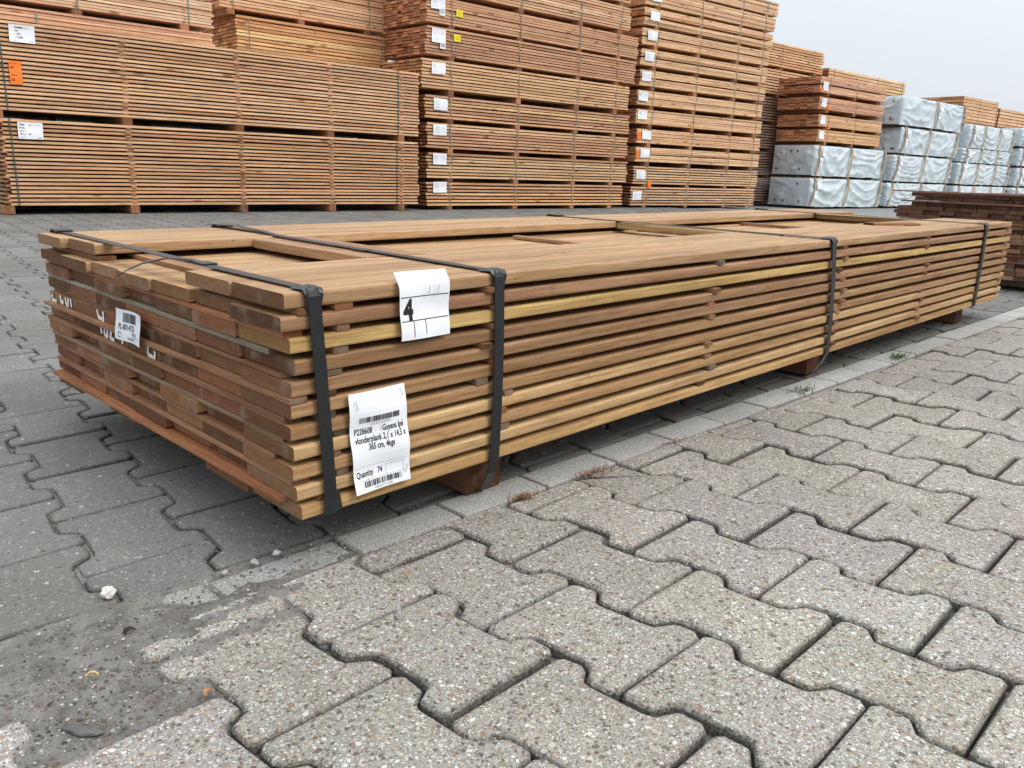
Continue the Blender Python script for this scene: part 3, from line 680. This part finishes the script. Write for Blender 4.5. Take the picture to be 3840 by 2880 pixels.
def pack_bg(label, group, o, th, L, D, z0, z1, n, t, nacross, pal, bearx, bh, mats=(SOFT, SOFT_END), mid=False, straps=(), smat=GREEN, endvis=True, seed=0, stickers=True, rag=.02, ds=0.0, xyoff=0.0, name='board_pack', wav=.004, shadecol=None, lean=0.0, stw=.03, bcol=(.42, .24, .13)):
    """o = (x, y) of the front left corner of the stack; th = direction of its long side"""
    r = random.Random(seed)
    ca, sa = math.cos(th), math.sin(th)
    loc = (o[0] + ca * ds - sa * xyoff, o[1] + sa * ds + ca * xyoff, 0)
    root = thing(name, label, 'board pack', (loc[0], loc[1], z0), th, group)
    zl = [z - z0 for z in zlist(z0, z1, n, t, mid)]
    bw = D / nacross; hid = MB()
    for i, z in enumerate(zl):
        base = r.choice(pal)
        for j in range(nacross):
            x0 = r.uniform(-rag, rag); var = r.randrange(4); c = jit(base if j == 0 else r.choice(pal), .10, r); c = tuple(min(.8, a * b) for a, b in zip(c, BGK))
            if j == 0 or endvis:
                me = bmesh_cached(L, bw - .003, t, mats, var, wav)
                link('board', me, root, (x0, j * bw + (r.uniform(-.006, .012) if j == 0 else 0), z), (0, 0, 0), c)
            else: hid.box(x0, x0 + L, j * bw, j * bw + bw - .003, z, z + t)
    if hid.v:
        o_ = link('hidden_board', hid.build('hidden_board', list(mats)), root, color=pal[0]); o_['kind'] = 'stuff'
    if stickers:
        for x in bearx:
            k = 0
            for i in range(n - 1):
                g = zl[i + 1] - zl[i] - t
                if g < .004 or k > 24: continue
                k += 1
                me = bmesh_cached(D, stw, g - .0006, mats, 9, 0, 1)
                link('sticker', me, root, (x + stw / 2 + r.uniform(-.014, .014), -r.uniform(.002, .012), zl[i] + t + .0003), (0, 0, PI / 2), jit((.52, .34, .21), .25, r))
    for x in bearx:
        me = bmesh_cached(D - .02, .09, bh - .002, mats, 8, 0, 1)
        link('bearer', me, root, (x + .045, .0, -bh + .001), (0, 0, PI / 2), jit(bcol, .15, r))
    for s in straps: strap_loop(root, s, D, zl[0] - (bh if abs(min(bearx, key=lambda b: abs(b - s)) - s) < .06 else 0) * .0, zl[-1] + t, smat, .012, lean * r.uniform(-1, 1))
    return root

LF = [(.48, .32, .185), (.51, .345, .20), (.46, .295, .17), (.53, .37, .22), (.44, .27, .15), (.49, .32, .19), (.55, .385, .23)]
LRED = [(.44, .27, .15), (.47, .31, .17), (.40, .23, .125), (.50, .34, .19), (.45, .28, .155), (.51, .36, .20)]
# ---- left stack, two tall packs and two thin ones on top
ol = (1.74, 8.115); thl = -.056; fs = .975
sc = lambda z, k: .586 + (z - .586) * k
BX = [.0 * fs + .02, 1.18, 2.41, 3.60, 4.66]; bx = [x * fs for x in (0.0 - .02, 1.18, 2.43, 3.63, 4.71)]
c1 = pack_bg('bottom tall pack of stickered boards at far left, standing on the paving', 'tall packs of the left stack', ol, thl, 4.875, 1.05, sc(.076, fs), sc(.907, fs), 21, .0235, 7, LRED, bx, .085, smat=GREYST, stw=.05, straps=(.07, 4.52), endvis=False, seed=21, wav=.006)
paper_tag(c1, .125, .63 - .0, .215, .155, 1, 'bretter')
c2 = pack_bg('upper tall pack of stickered boards at far left with an orange label', 'tall packs of the left stack', ol, thl, 4.875, 1.05, sc(.989, fs), sc(1.807, fs), 21, .0235, 7, LF, bx, .08, smat=GREYST, stw=.05, straps=(.07, 4.54), endvis=False, seed=22, wav=.006, rag=.012)
paper_tag(c2, .15, .615, .215, .155, 2.2, 'bretter')
colour_tag(c2, .115, .235, .105, .21, .4, ORANGE, (('DTV-14', .86, .018), ('49', .66, .034), ('DTV-14', .36, .018), ('50', .14, .034)))
PK = [(.55, .36, .22), (.60, .40, .25), (.50, .31, .19), (.58, .37, .24)]
c3 = pack_bg('thin pack of five pinkish board layers on top of the left stack', 'thin packs on the left stack', ol, thl, 3.6, 1.05, 1.80, 1.925, 5, .022, 7, PK, (.1, .72, 1.9), .02, straps=(-.2 + .85, 1.86), seed=23, ds=-1.55 + .12, xyoff=.12, endvis=False, wav=.003)
c4 = pack_bg('light board pack cut by the top edge of the photo, highest of the left stack', 'thin packs on the left stack', ol, thl, 3.6, 1.05, 1.985, 2.36, 13, .0235, 7, PK, (.1, .80 + 1.43, 1.88 + 1.43 - .02), .06, straps=(.83 + 1.41, 1.93 + 1.41), seed=24, ds=-1.55 + .12, xyoff=.12, endvis=False)
# ---- second row behind the left stack
RW = [(.50, .30, .14), (.55, .36, .17), (.46, .26, .12), (.58, .40, .19)]
o2 = (ol[0] + 1.15 * .056 * 1, ol[1] + 1.15)
for z0, z1, n, lab, sd, pal, ds in ((.08, .9, 18, 'unseen lowest pack of the row behind the left stack, shaped to block light through gaps', 31, LRED, -.4), (.99, 1.86, 18, 'unseen middle pack of the row behind the left stack, shaped to block light through gaps', 32, LRED, -.4), (1.93, 2.385, 11, 'orange brown pack with dark end behind the left stack, under a wider pack', 33, RW, 2.98), (2.455, 2.93, 12, 'brown pack cut by the photo top, above the orange brown pack behind the left stack', 34, LF, 2.78)):
    vis = z0 > 1.5  # unseen lower two are lengthened and closed up to block light from behind
    pk = pack_bg(lab, 'packs in the row behind the left stack', o2, thl, 5.6 if not vis else (2.25 if sd == 33 else 2.6), 1.1, sc(z0, fs), sc(z1, fs), n, .031 if vis else (z1 - z0) * fs / n - .0006, 8, pal, (.14, 1.1, 2.12), .07, straps=(.17, 2.15), seed=sd, ds=ds * fs, endvis=vis, stickers=vis, rag=.012, wav=.003 if vis else 0)
# ---- second stack (labels down its left edge)
k2 = 1.035
os2 = (6.86, 7.965); th2 = -.064
lev2 = [(.075, .386), (.446, .777), (.84, 1.161), (1.223, 1.509), (1.594, 1.952), (2.013, 2.351), (2.402, 2.715), (2.79, 3.12), (3.19, 3.5)]
n2 = [7, 8, 8, 7, 9, 9, 9, 9, 8]
pal2 = [[(.46, .28, .155), (.50, .33, .17), (.42, .235, .13), (.52, .36, .185)], LRED, [(.45, .28, .16), (.51, .355, .20), (.42, .25, .15)], [(.46, .28, .155), (.52, .37, .18), (.40, .24, .15)], [(.53, .36, .20), (.51, .34, .185), (.55, .385, .22)], [(.43, .26, .15), (.46, .29, .165), (.40, .235, .135)], [(.44, .27, .155), (.41, .245, .14), (.48, .31, .18)], LF, LF]
lab2 = ['bottom pack of the tall second stack, standing on the paving right of the left stack', 'second pack from the bottom of the second stack', 'third pack from the bottom of the second stack', 'fourth pack from the bottom of the second stack', 'yellowish light pack with white label, fifth from the bottom of the second stack', 'reddish pack with a yellow label, sixth from the bottom of the second stack', 'reddish pack with a yellow label, seventh from the bottom of the second stack', 'pack above the two yellow labels in the second stack, cut by the photo top', 'topmost pack of the second stack, mostly above the photo']
lz = [(.250, .394), (.624, .769), (1.0, 1.14), (1.327, 1.474), (1.771, 1.916), (2.16, 2.334), (2.56, 2.717)]
lx = [.075, .07, .07, .075, .03, .03, .02]
for i, ((a, b), n) in enumerate(zip(lev2, n2)):
    dsx = (0, 0, -.01, -.04, -.10, -.03, -.03, .0, .0)[i] * 1.0
    Lx = (4.20, 4.28, 4.26, 4.30, 4.30, 4.36, 4.38, 4.12, 4.1)[i]
    bxs = [x * k2 - dsx for x in (.39, 1.62, 2.84, 3.74)]
    z0 = sc(a, k2); z1 = sc(b, k2)
    bh = z0 - (sc(lev2[i - 1][1], k2) if i else .0)
    pk = pack_bg(lab2[i], 'packs of the second stack', os2, th2, Lx, 1.10, z0, z1, n, .0285, 8, pal2[i], bxs, max(.03, bh), straps=[x + .01 for x in bxs], seed=40 + i, ds=dsx, rag=.022, lean=.05)
    if i < 7:
        za, zb = sc(lz[i][0], k2) - z0, sc(lz[i][1], k2) - z0
        paper_tag(pk, lx[i] * k2 + .22 * 0 - dsx + .02, za, .235, zb - za, i + 3)
    if i in (5, 6):
        s0 = (.40, .43)[i - 5] * k2 - dsx; zz = sc((2.207, 2.516)[i - 5], k2) - z0
        colour_tag(pk, s0 + .02, zz, .11, .09, i, YELLOW)
        sh = Sheet(.09, .11, wavy(lx[i] + .16 - dsx, za - .07, -.012, 3 + i), (0, -1, 0), 3, 3); sh.bars(.01, .08, .02, .08, i, 2); sh.obj('label', pk)
for a, b, sd in ((.08, 1.0, 35), (1.08, 2.1, 36)):  # added near-gapless packs, unseen, that keep light from shining through the second stack
    pack_bg(('lower' if sd == 35 else 'upper') + ' pack added unseen behind the second stack to block light through its gaps', 'added packs behind the second stack', (8.2, 9.25), th2, 6.6, 1.1, a, b, 20, (b - a) / 20 - .0006, 5, LRED, (.3, 2.2, 4.2, 6.3), .07, seed=sd, endvis=False, stickers=False, wav=0)
# ---- third stack, twelve light packs
k3 = 1.05
os3 = (11.41, 7.762); th3 = -.129
lev3 = [(.068, .375), (.427, .716), (.793, 1.025), (1.096, 1.319), (1.407, 1.622), (1.704, 1.923), (2.007, 2.245), (2.322, 2.562), (2.64, 2.874), (2.935, 3.187), (3.24, 3.44), (3.505, 3.72)]
P3 = [(.53, .365, .21), (.56, .395, .235), (.50, .335, .20), (.54, .37, .21)]
words3 = ['bottom pack of the third stack, standing on the paving', 'pack with an orange corner tag, second from the bottom of the third stack', 'pack with orange tag beside its label, third from the bottom of the third stack', 'pack with orange tag beside its label, fourth from the bottom of the third stack', 'fifth pack from the bottom of the third stack', 'sixth pack from the bottom of the third stack', 'seventh pack from the bottom of the third stack', 'eighth pack from the bottom of the third stack', 'ninth pack from the bottom of the third stack', 'tenth pack from the bottom of the third stack', 'eleventh pack from the bottom of the third stack, at the photo top', 'topmost light pack of the third stack against the sky']
l3 = [.02, .04, .09, .10, .01, .0, .01, .07, .10, .11, .12]
for i, (a, b) in enumerate(lev3):
    z0 = sc(a, k3); z1 = sc(b, k3); dsx = (-.18, -.16, -.16, -.15, -.2, -.2, -.16, -.16, -.18, -.16, -.16, -.16)[i] * 0 + (-.02, .02, .03, .03, -.02, -.02, .02, .0, .0, .02, .03, .05)[i]
    L3 = (3.66, 3.66, 3.64, 3.62, 3.66, 3.62, 3.62, 3.62, 3.64, 3.68, 3.70, 3.72)[i]
    bxs = [.35 - dsx, 1.50 - dsx, 2.65 - dsx, 3.42 - dsx]
    bh = z0 - (sc(lev3[i - 1][1], k3) if i else 0)
    pk = pack_bg(words3[i], 'packs of the third stack', os3, th3, L3, 1.08, z0, z1, 8 if i > 1 else 7, .0265 if i > 1 else .028, 7, [tuple(c * (1 if i > 1 else .9) for c in p) for p in P3], bxs, max(.03, bh), mid=i > 1, straps=[x + .03 for x in bxs], seed=60 + i, ds=dsx, rag=.012, lean=.05, wav=.003)
    h = z1 - z0
    if i < 11: paper_tag(pk, l3[i] + .02, h * .28, .235, .15, i + 11)
    if i == 1: colour_tag(pk, .36, -.06, .10, .10, 1, ORANGE)
    if i in (2, 3): colour_tag(pk, .0, h * .25, .09, .12, i, ORANGE)
# ---- fourth group: light stacks behind the wrapped bundles
ob = (16.555, 8.10); thb = -.104
PB = [(.50, .345, .19), (.54, .38, .21), (.47, .31, .17)]
zz = .08
for i in range(6):
    z1 = zz + .5 if i < 5 else 3.45
    dark = i < 4
    pk = pack_bg(['lowest', 'second lowest', 'third', 'fourth', 'second highest light', 'highest light'][i] + ' pack of the stack just right of and behind the third stack', 'packs of the stack behind the third stack', ob, thb, 5.3, 1.1, zz, z1, int((z1 - zz) / .052), .036, 5, [(.30, .22, .17), (.34, .25, .19)] if dark else PB, (.3, 1.9, 3.6, 5.0), .07, straps=(3.6, 4.9), seed=80 + i, ds=-3.1, endvis=False, stickers=False, rag=.05)
    zz = z1 + .08
zz = .08
for i in range(5):
    z1 = zz + .55 if i < 4 else 3.16
    pk = pack_bg(['lowest', 'second', 'third', 'fourth', 'highest'][i] + ' pack of the light stack showing above the reddish packs on the wrapped bundles', 'packs of the light stack behind the wrapped bundles', ob, thb, 3.92, .9, zz, z1, int((z1 - zz) / .068), .058, 6, PB, (.4, 2.0, 3.5), .06, straps=(.25, 2.4, 3.75), smat=GREYST, seed=90 + i, ds=2.5, endvis=i == 4, stickers=False, rag=.015)
    zz = z1 + .07
# ---- two more light stacks farther right
for (px, py, L_, ztop, sd, wh, nn) in ((26.58, 7.0, 2.6, 3.13, 110, 'left of the two light stacks behind the farthest wrapped bundles', 1), (29.35, 6.72, 3.6, 2.98, 120, 'right of the two light stacks behind the farthest wrapped bundles', 2)):
    zz = .08
    for i in range(4):
        z1 = zz + .68 if i < 3 else ztop
        pack_bg(['lowest', 'second', 'third', 'highest'][i] + ' pack of the ' + wh, 'packs of the two far light stacks', (px, py), thb, L_, 2.1 if nn == 1 else 1.0, zz, z1, int((z1 - zz) / .085), .074, 6, PB, (.3, L_ / 2, L_ - .3), .06, straps=(L_ * .45, L_ * .97), smat=GREYST, seed=sd + i, endvis=i == 3, stickers=False, rag=.03)
        zz = z1 + .07

# ---- wrapped bundles
def fold(s, z, L, H, bands, seed):
    """outward offset of the foil on the long face"""
    k = 0
    xs = [0.0] + list(bands) + [L]
    for a, b in zip(xs, xs[1:]):
        if a <= s <= b: k = (s - a) / max(.01, b - a); span = b - a; break
    sag = 4 * k * (1 - k)
    zz = z / H
    ph = noise.noise(Vector((s * .7 + seed, zz * 1.2, seed))) * 2.6
    tilt = math.sin(seed * 1.7 + int(s * 1.1)) * .8
    w1 = math.sin((zz * (1.0 + .9 * abs(math.sin(seed * 2.3))) + sag * .55 + tilt * k + ph * .45) * 2 * PI)
    w1 = (1 - abs(w1)) ** 1.6
    w2 = noise.fractal(Vector((s * 3 + seed * 3, zz * 4 + sag, seed)), 1, 2.1, 3)
    edge = min(1, k * (1 - k) * 10)
    return (.034 * w1 + .022 * w2) * edge + .03 * sag * math.sin(PI * min(1, max(0, zz)))
def wrapped(label, o, th, L, D, z0, z1, bands, seed, ds=0, dy=0, group='foil wrapped bundles', lean=-.06, tags=True, endfold=True):
    ca, sa = math.cos(th), math.sin(th)
    root = thing('wrapped_bundle', label, 'wrapped bundle', (o[0] + ca * ds - sa * dy, o[1] + sa * ds + ca * dy, z0), th, group)
    H = z1 - z0; V = []; F = []
    def grid(nu, nv, fn):
        b = len(V)
        for j in range(nv + 1):
            for i in range(nu + 1): V.append(tuple(fn(i / nu, j / nv)))
        for j in range(nv):
            for i in range(nu): a = b + j * (nu + 1) + i; F.append((a, a + 1, a + nu + 2, a + nu + 1))
    rc = .04
    def rnd_(t, H=H):   # round the top edge
        return 0
    def front(u, v):
        s = u * L; z = v * H; y = -fold(s, z, L, H, bands, seed)
        c = max(0, 1 - (1 - v) * H / rc); c0 = max(0, 1 - u * L / rc); c1 = max(0, 1 - (1 - u) * L / rc)
        y += rc * (c ** 2 + c0 ** 2 + c1 ** 2) * .6
        b0 = .018 * noise.noise(Vector((s * 2.3, seed, 0))) if v == 0 else 0
        return (s, y, z + b0 - (0.012 if v == 0 else 0))
    cp = (D * (.3 + .4 * abs(math.sin(seed * 5))), H * (.25 + .4 * abs(math.sin(seed * 3))))
    def end(u, v):
        y = (1 - u) * D; z = v * H; a = math.atan2(z - cp[1], y - cp[0]); d = math.hypot(y - cp[0], z - cp[1])
        rf = (1 - abs(math.sin(a * 3 + seed + noise.noise(Vector((a * 1.3, d * 4, seed))) * 3.5))) ** 2 * (.4 + abs(noise.noise(Vector((a * 2, seed, 1)))) * 1.6)
        x = -(.045 * rf * min(1, d * 4) * min(1, u * (1 - u) * 9) * min(1, (1 - v) * 6) + .03 * math.sin(PI * u) * math.sin(PI * v) + .02 * noise.fractal(Vector((y * 4, z * 4, seed)), 1, 2, 3) * min(1, u * (1 - u) * 9)) if endfold else 0
        c = max(0, 1 - (1 - v) * H / rc); c1 = max(0, 1 - (1 - u) * D / rc)
        return (x + rc * .6 * (c ** 2 + c1 ** 2), y, z)
    grid(int(L * 22), 22, front); grid(26, 20, end)
    grid(8, 4, lambda u, v: (rc * .6 + (L - rc * .6) * u, rc * .6 + (D - rc * .6) * v, H + .01 * math.sin(u * 9 + seed) * math.sin(PI * v)))
    grid(8, 3, lambda u, v: (L, D * u, H * v)); grid(8, 3, lambda u, v: (L * (1 - u), D, H * v))
    link('foil_wrap', mesh('foil_wrap', V, F, WRAP, smooth=True), root)
    if endfold:
        er = random.Random(int(seed * 10)); mb = MB()
        for _ in range(5):
            y, z = er.uniform(.1, D - .1), er.choice((.10, .12, H - .12)); q = .017
            mb.add([(-.045 - .004 * 0, y + q * math.cos(a * PI / 4), z + q * math.sin(a * PI / 4)) for a in range(8)] + [(.0, y + q * math.cos(a * PI / 4), z + q * math.sin(a * PI / 4)) for a in range(8)], [tuple(range(7, -1, -1))] + [(a, (a + 1) % 8, 8 + (a + 1) % 8, 8 + a) for a in range(8)])
        link('eyelet', mb.build('eyelet', [BLACK]), root)
    for b in bands:
        p = [(b + lean * .5, -.035, .0), (b + lean * .2, -.062, H * .35), (b - lean * .2, -.060, H * .7), (b - lean * .5, -.030, H - .01), (b - lean * .5, .02, H + .012), (b - lean * .5, D, H + .012)]
        link('corner_band', ribbon(p, .055, .012, Vector((1, 0, 0))).build('corner_band', BATTEN), root)
    if tags:
        sh = Sheet(.17, .17, wavy(bands[0] + .06, H - .22, -.075, seed, .006), (0, -1, 0), 4, 4)
        for k in range(3): sh.rect(.02, .1, .03 + .03 * k, .036 + .03 * k, 2)
        sh.obj('label', root)
        sh = Sheet(.11, .16, wavy(bands[0] - .02, H - .42, -.085, seed + 1, .006), (0, -1, 0), 4, 4); sh.rect(.03, .07, .06, .10, 2); sh.obj('label', root)
    for x in (L * .12, L * .5, L * .88):
        mb = MB(); mb.box(x - .05, x + .05, .02, D - .02, -.075 if z0 > .1 else -z0 + .001, -.0)
        link('bearer', mb.build('bearer', [BATTEN]), root)
    return root
ot1 = (16.43, 6.90); tht = -.104
wrapped('bottom foil wrapped bundle nearest to the third stack, on the paving', ot1, tht, 3.15, 1.0, .03, .625, (.08, 1.5, 3.02), 1.3, .25, lean=-.12)
wrapped('foil wrapped bundle directly under the reddish board packs', ot1, tht, 3.10, 1.0, .69, 1.31, (.10, 1.46, 3.02), 4.1, .28, lean=-.06)
PR = [(.46, .29, .19), (.43, .27, .18), (.50, .32, .19)]; PR2 = [(.54, .36, .20), (.50, .32, .17)]
for i, (a, b, w) in enumerate(((1.395, 1.625, 'lowest light brown'), (1.70, 1.93, 'second'), (2.05, 2.285, 'third'), (2.375, 2.685, 'topmost greyish'))):
    pk = pack_bg(w + ' pack of the four with dark red ends standing on the wrapped bundles', 'reddish packs on the wrapped bundles', ot1, tht, 2.74 + .04 * i, 1.0, a, b, 8 if i < 3 else 10, .0265, 7, PR2 if i < 2 else PR, (.35, 1.5, 2.6), .07, mats=(SOFT, SOFT_END), mid=True, seed=130 + i, ds=(.27, .25, .19, .15)[i], rag=.012, wav=.002, straps=(.4, 1.55), bcol=(.38, .2, .1))
    paper_tag(pk, .03 + .02 * i, .04, .20, .17, 20 + i)
    if i > 0: colour_tag(pk, (.0, .36, .33, .02)[i], (-.0, -.05, .0, .0)[i] + .0, .10, .09, i, ORANGE)
ot2 = (19.9, 6.55)
for i, (a, b, ds, L_, w, bands) in enumerate(((.03, .58, .3, 3.2, 'bottom', (.12, 1.7, 3.1)), (.635, 1.24, .42, 3.25, 'second', (.10, 1.52, 3.05)), (1.30, 1.89, .6, 3.25, 'third', (.1, 1.45, 3.05)), (1.955, 2.60, .42, 3.55, 'topmost', (1.85, 3.48)))):
    wrapped(w + ' foil wrapped bundle of the four high column right of the reddish packs', ot2, tht, L_, 1.05, a, b, bands, 7.7 + i * 2.3, ds, lean=-.14 if i < 3 else .02, tags=i > 0)
ot3 = (24.2, 6.1)
for i, (a, b, ds, L_, w, bands) in enumerate(((.03, .56, -.2, 3.6, 'bottom', (.2, 1.2, 2.4, 3.4)), (.62, 1.17, -.18, 3.62, 'second', (.15, 1.2, 2.45, 3.45)), (1.21, 1.575, -.05, 3.4, 'low third', (.15, 1.15, 2.3, 3.3)), (1.60, 2.19, .15, 3.2, 'topmost', (.15, .98, 2.05, 3.05)))):
    wrapped(w + ' foil wrapped bundle of the second column of wrapped bundles from the left group', ot3, tht, L_, 1.0, a, b, bands, 21.7 + i * 3.1, ds, lean=-.12)
ot4 = (28.2, 5.68)
for i, (a, b, ds, w) in enumerate(((.03, .56, 0, 'bottom'), (.62, 1.15, .05, 'second'), (1.22, 1.72, .0, 'third'), (1.79, 2.3, -.1, 'topmost'))):
    wrapped(w + ' foil wrapped bundle in the column at the right edge of the photo', ot4, tht, 3.4, 1.0, a, b, (.2, 1.6, 3.2), 41.7 + i * 3.1, ds, lean=-.1)
# ---- far warehouse
bd = thing('warehouse', 'low far warehouse with a grey roof edge above the light stacks at right', 'building', (62, 16, 0), -.1)
mb = MB(); mb.box(0, 60, 0, 20, 0, 5.0); link('wall', mb.build('wall', [GROUND]), bd)
mb = MB(); mb.add([(-.6, -.6, 5.0), (60.6, -.6, 5.0), (60.6, 20.6, 5.0), (-.6, 20.6, 5.0), (-.6, 10, 6.6), (60.6, 10, 6.6)], [(0, 1, 5, 4), (2, 3, 4, 5), (0, 4, 3), (1, 2, 5), (3, 2, 1, 0)]); link('roof', mb.build('roof', [ROOF]), bd)

# ================================================================== DARK BOARD PILE at the right
dp = thing('dark_board_pile', 'pile of dark red brown boards behind the far end of the front pack', 'board pile', (4.8, -.32, .062))
dr = random.Random(5)
PD = [(.15, .078, .048), (.18, .095, .056), (.13, .068, .044), (.22, .125, .072), (.16, .086, .054), (.28, .17, .10)]
z = 0; row = 0
DM = (DARK, DARK_END)
hid = MB(); cnt = 0
while z < .475:
    wide = z < .37; ymax = (1.29 if wide else 1.19) + dr.uniform(-.015, .015)
    y = dr.uniform(-.03, .0); base = dr.choice((0, 0, .012, -.01)); w_ = .088
    while y + w_ < ymax:
        off = base + dr.uniform(-.012, .012) + (-.02 if dr.random() < .12 else 0)
        c = jit(dr.choice(PD), .15, dr)
        me = bmesh_cached(2.4, w_ - .0015, .0225, DM, dr.randrange(4), .001)
        if y > .42 and cnt < 100: link('board', me, dp, (off, y, z), (0, 0, 0), c); cnt += 1
        else: hid.box(off, off + 2.4, y, y + w_ - .0015, z, z + .0225)
        y += w_ + dr.choice((0, .001, .003))
    z += .0245
    if row % 4 == 3 or row == 17:
        me = bmesh_cached(1.24 if row >= 16 else 1.20, .03, .008, DM, 6, .001, 2)
        link('sticker', me, dp, (.0, .0 if row < 16 else .02, z - .0005), (0, 0, PI / 2), (.26, .13, .085)); z += .0085
    row += 1
o_ = link('rear_board', hid.build('rear_board', [DARK, DARK_END]), dp, color=PD[0]); o_['kind'] = 'stuff'
for x in (.25, 1.2, 2.1):
    mb = MB(); mb.box(x, x + .1, .02, 1.2, -.061, 0); link('bearer', mb.build('bearer', [BATTEN]), dp)

# ================================================================== SMALL THINGS ON THE GROUND
def rock(name, label, cat, loc, size, mat, seed, group=None):
    bm = bmesh.new(); bmesh.ops.create_icosphere(bm, subdivisions=3, radius=1); fl = name == 'pebble' and size[0] < .012
    for v in bm.verts:
        n = noise.noise(v.co * 1.6 + Vector((seed, 0, 0))); n2 = noise.noise(v.co * 5 + Vector((seed, 3, 0)))
        v.co *= 1 + (.55 if fl else .3) * n + (.22 if fl else .08) * n2; v.co = Vector((v.co.x * size[0], v.co.y * size[1], v.co.z * size[2]))
    me = bpy.data.meshes.new(name); bm.to_mesh(me); bm.free(); me.materials.append(mat); me.polygons.foreach_set('use_smooth', [True] * len(me.polygons))
    return tag(link(name, me, None, loc, (0, 0, seed)), label, cat, group)
rock('pebble', 'rough white stone lying on the grey paving left of the sand strip', 'stone', (-.219, .131, .007), (.011, .008, .007), STONE_W, 1.0)
rock('pebble', 'long smooth dark grey stone in the hole of the missing paver', 'stone', (-.337, -.124, -.004), (.021, .007, .004), STONE_G, 5.35)
for i, (x, y, s, t) in enumerate(((-.028, .083, .0055, 'largest'), (.012, .088, .005, 'right'), (-.075, .082, .004, 'left'))):
    rock('pebble', t + ' of three small grey pebbles at the kerb joint below the pack corner', 'stone', (x, y, .004), (s * 1.2, s, s * .8), STONE_W if i == 1 else simple('pebble_grey%d' % i, (.36, .35, .33), .8, .2, 120, .3), 2 + i)
def chip(loc, l, w, rz, mat, label):
    mb = ribbon([(-l / 2, 0, .001), (-l / 6, .002, .004), (l / 6, .001, .0045), (l / 2, -.001, .002)], w, .0015, Vector((0, 1, .2)))
    tag(link('wood_chip', mb.build('wood_chip', mat), None, loc, (0, 0, rz)), label, 'wood chip')
WCH = simple('chip_wood', (.34, .17, .08), .7, .2, 80, .2); WCY = simple('chip_light', (.60, .40, .14), .7, .2, 80, .2); WCD = simple('chip_bark', (.04, .03, .025), .9, .1, 80, .3)
chip((-.213, -.152, -.006), .010, .005, .6, WCH, 'small brown wood chip in the missing paver hole')
chip((-.30, -.045, .004), .014, .0022, -.5, WCY, 'curled yellow wood shaving on the sand strip')
chip((-.235, .018, .004), .014, .006, .3, WCD, 'black bark piece lying on the sand strip')
chip((.118, -.10, .001), .012, .003, .9, WCH, 'reddish splinter in the paver joint below the kerb')
chip((2.2, 1.7, .004), .05, .02, .1, WCH, 'orange wood piece on the paving behind the front pack')
def tuft(label, loc, n, h, spread, mat, seed, cat='grass tuft', flat=.3, group=None):
    r = random.Random(seed); mb = MB()
    for _ in range(n):
        a = r.uniform(0, 2 * PI); l = h * r.uniform(.4, 1); b = Vector((r.gauss(0, spread * .35), r.gauss(0, spread * .12), -.002))
        d = Vector((math.cos(a), math.sin(a), 0)); lean = r.uniform(.3, 1.6); w = d.cross(Vector((0, 0, 1))) * r.uniform(.0007, .0016)
        p0 = b; p1 = b + d * l * .25 * lean + Vector((0, 0, l * .55 * flat * 2)); p2 = b + d * l * .6 * lean + Vector((0, 0, l * .62 * flat * 2))
        mb.add([p0 - w, p0 + w, p1 + w * .8, p1 - w * .8, p2], [(0, 1, 2, 3), (3, 2, 4)])
    tag(link('grass_tuft', mb.build('grass_tuft', mat), None, loc, (0, 0, -.03)), label, cat, group)
tuft('dry reddish grass tuft at the kerb below the second strap', (.46, -.012, 0), 110, .03, .045, DRY, 1)
tuft('smaller dry grass tuft farther along the kerb, right of the first bearer', (.66, -.018, 0), 90, .03, .07, DRY, 2)
tuft('sparse dry grass at the kerb edge right of the second dry tuft', (.95, -.02, 0), 40, .025, .07, DRY, 3)
tuft('green grass tuft at the kerb before the middle bearer', (1.62, -.01, 0), 90, .035, .09, GRASS, 4)
tuft('green leafy weed at the kerb right of the middle bearer', (2.33, -.03, 0), 90, .055, .07, GRASS, 5)
tuft('moss and grass in the paving joint in the shade under the pack end', (.16, .42, -.003), 60, .02, .04, GRASS, 6)
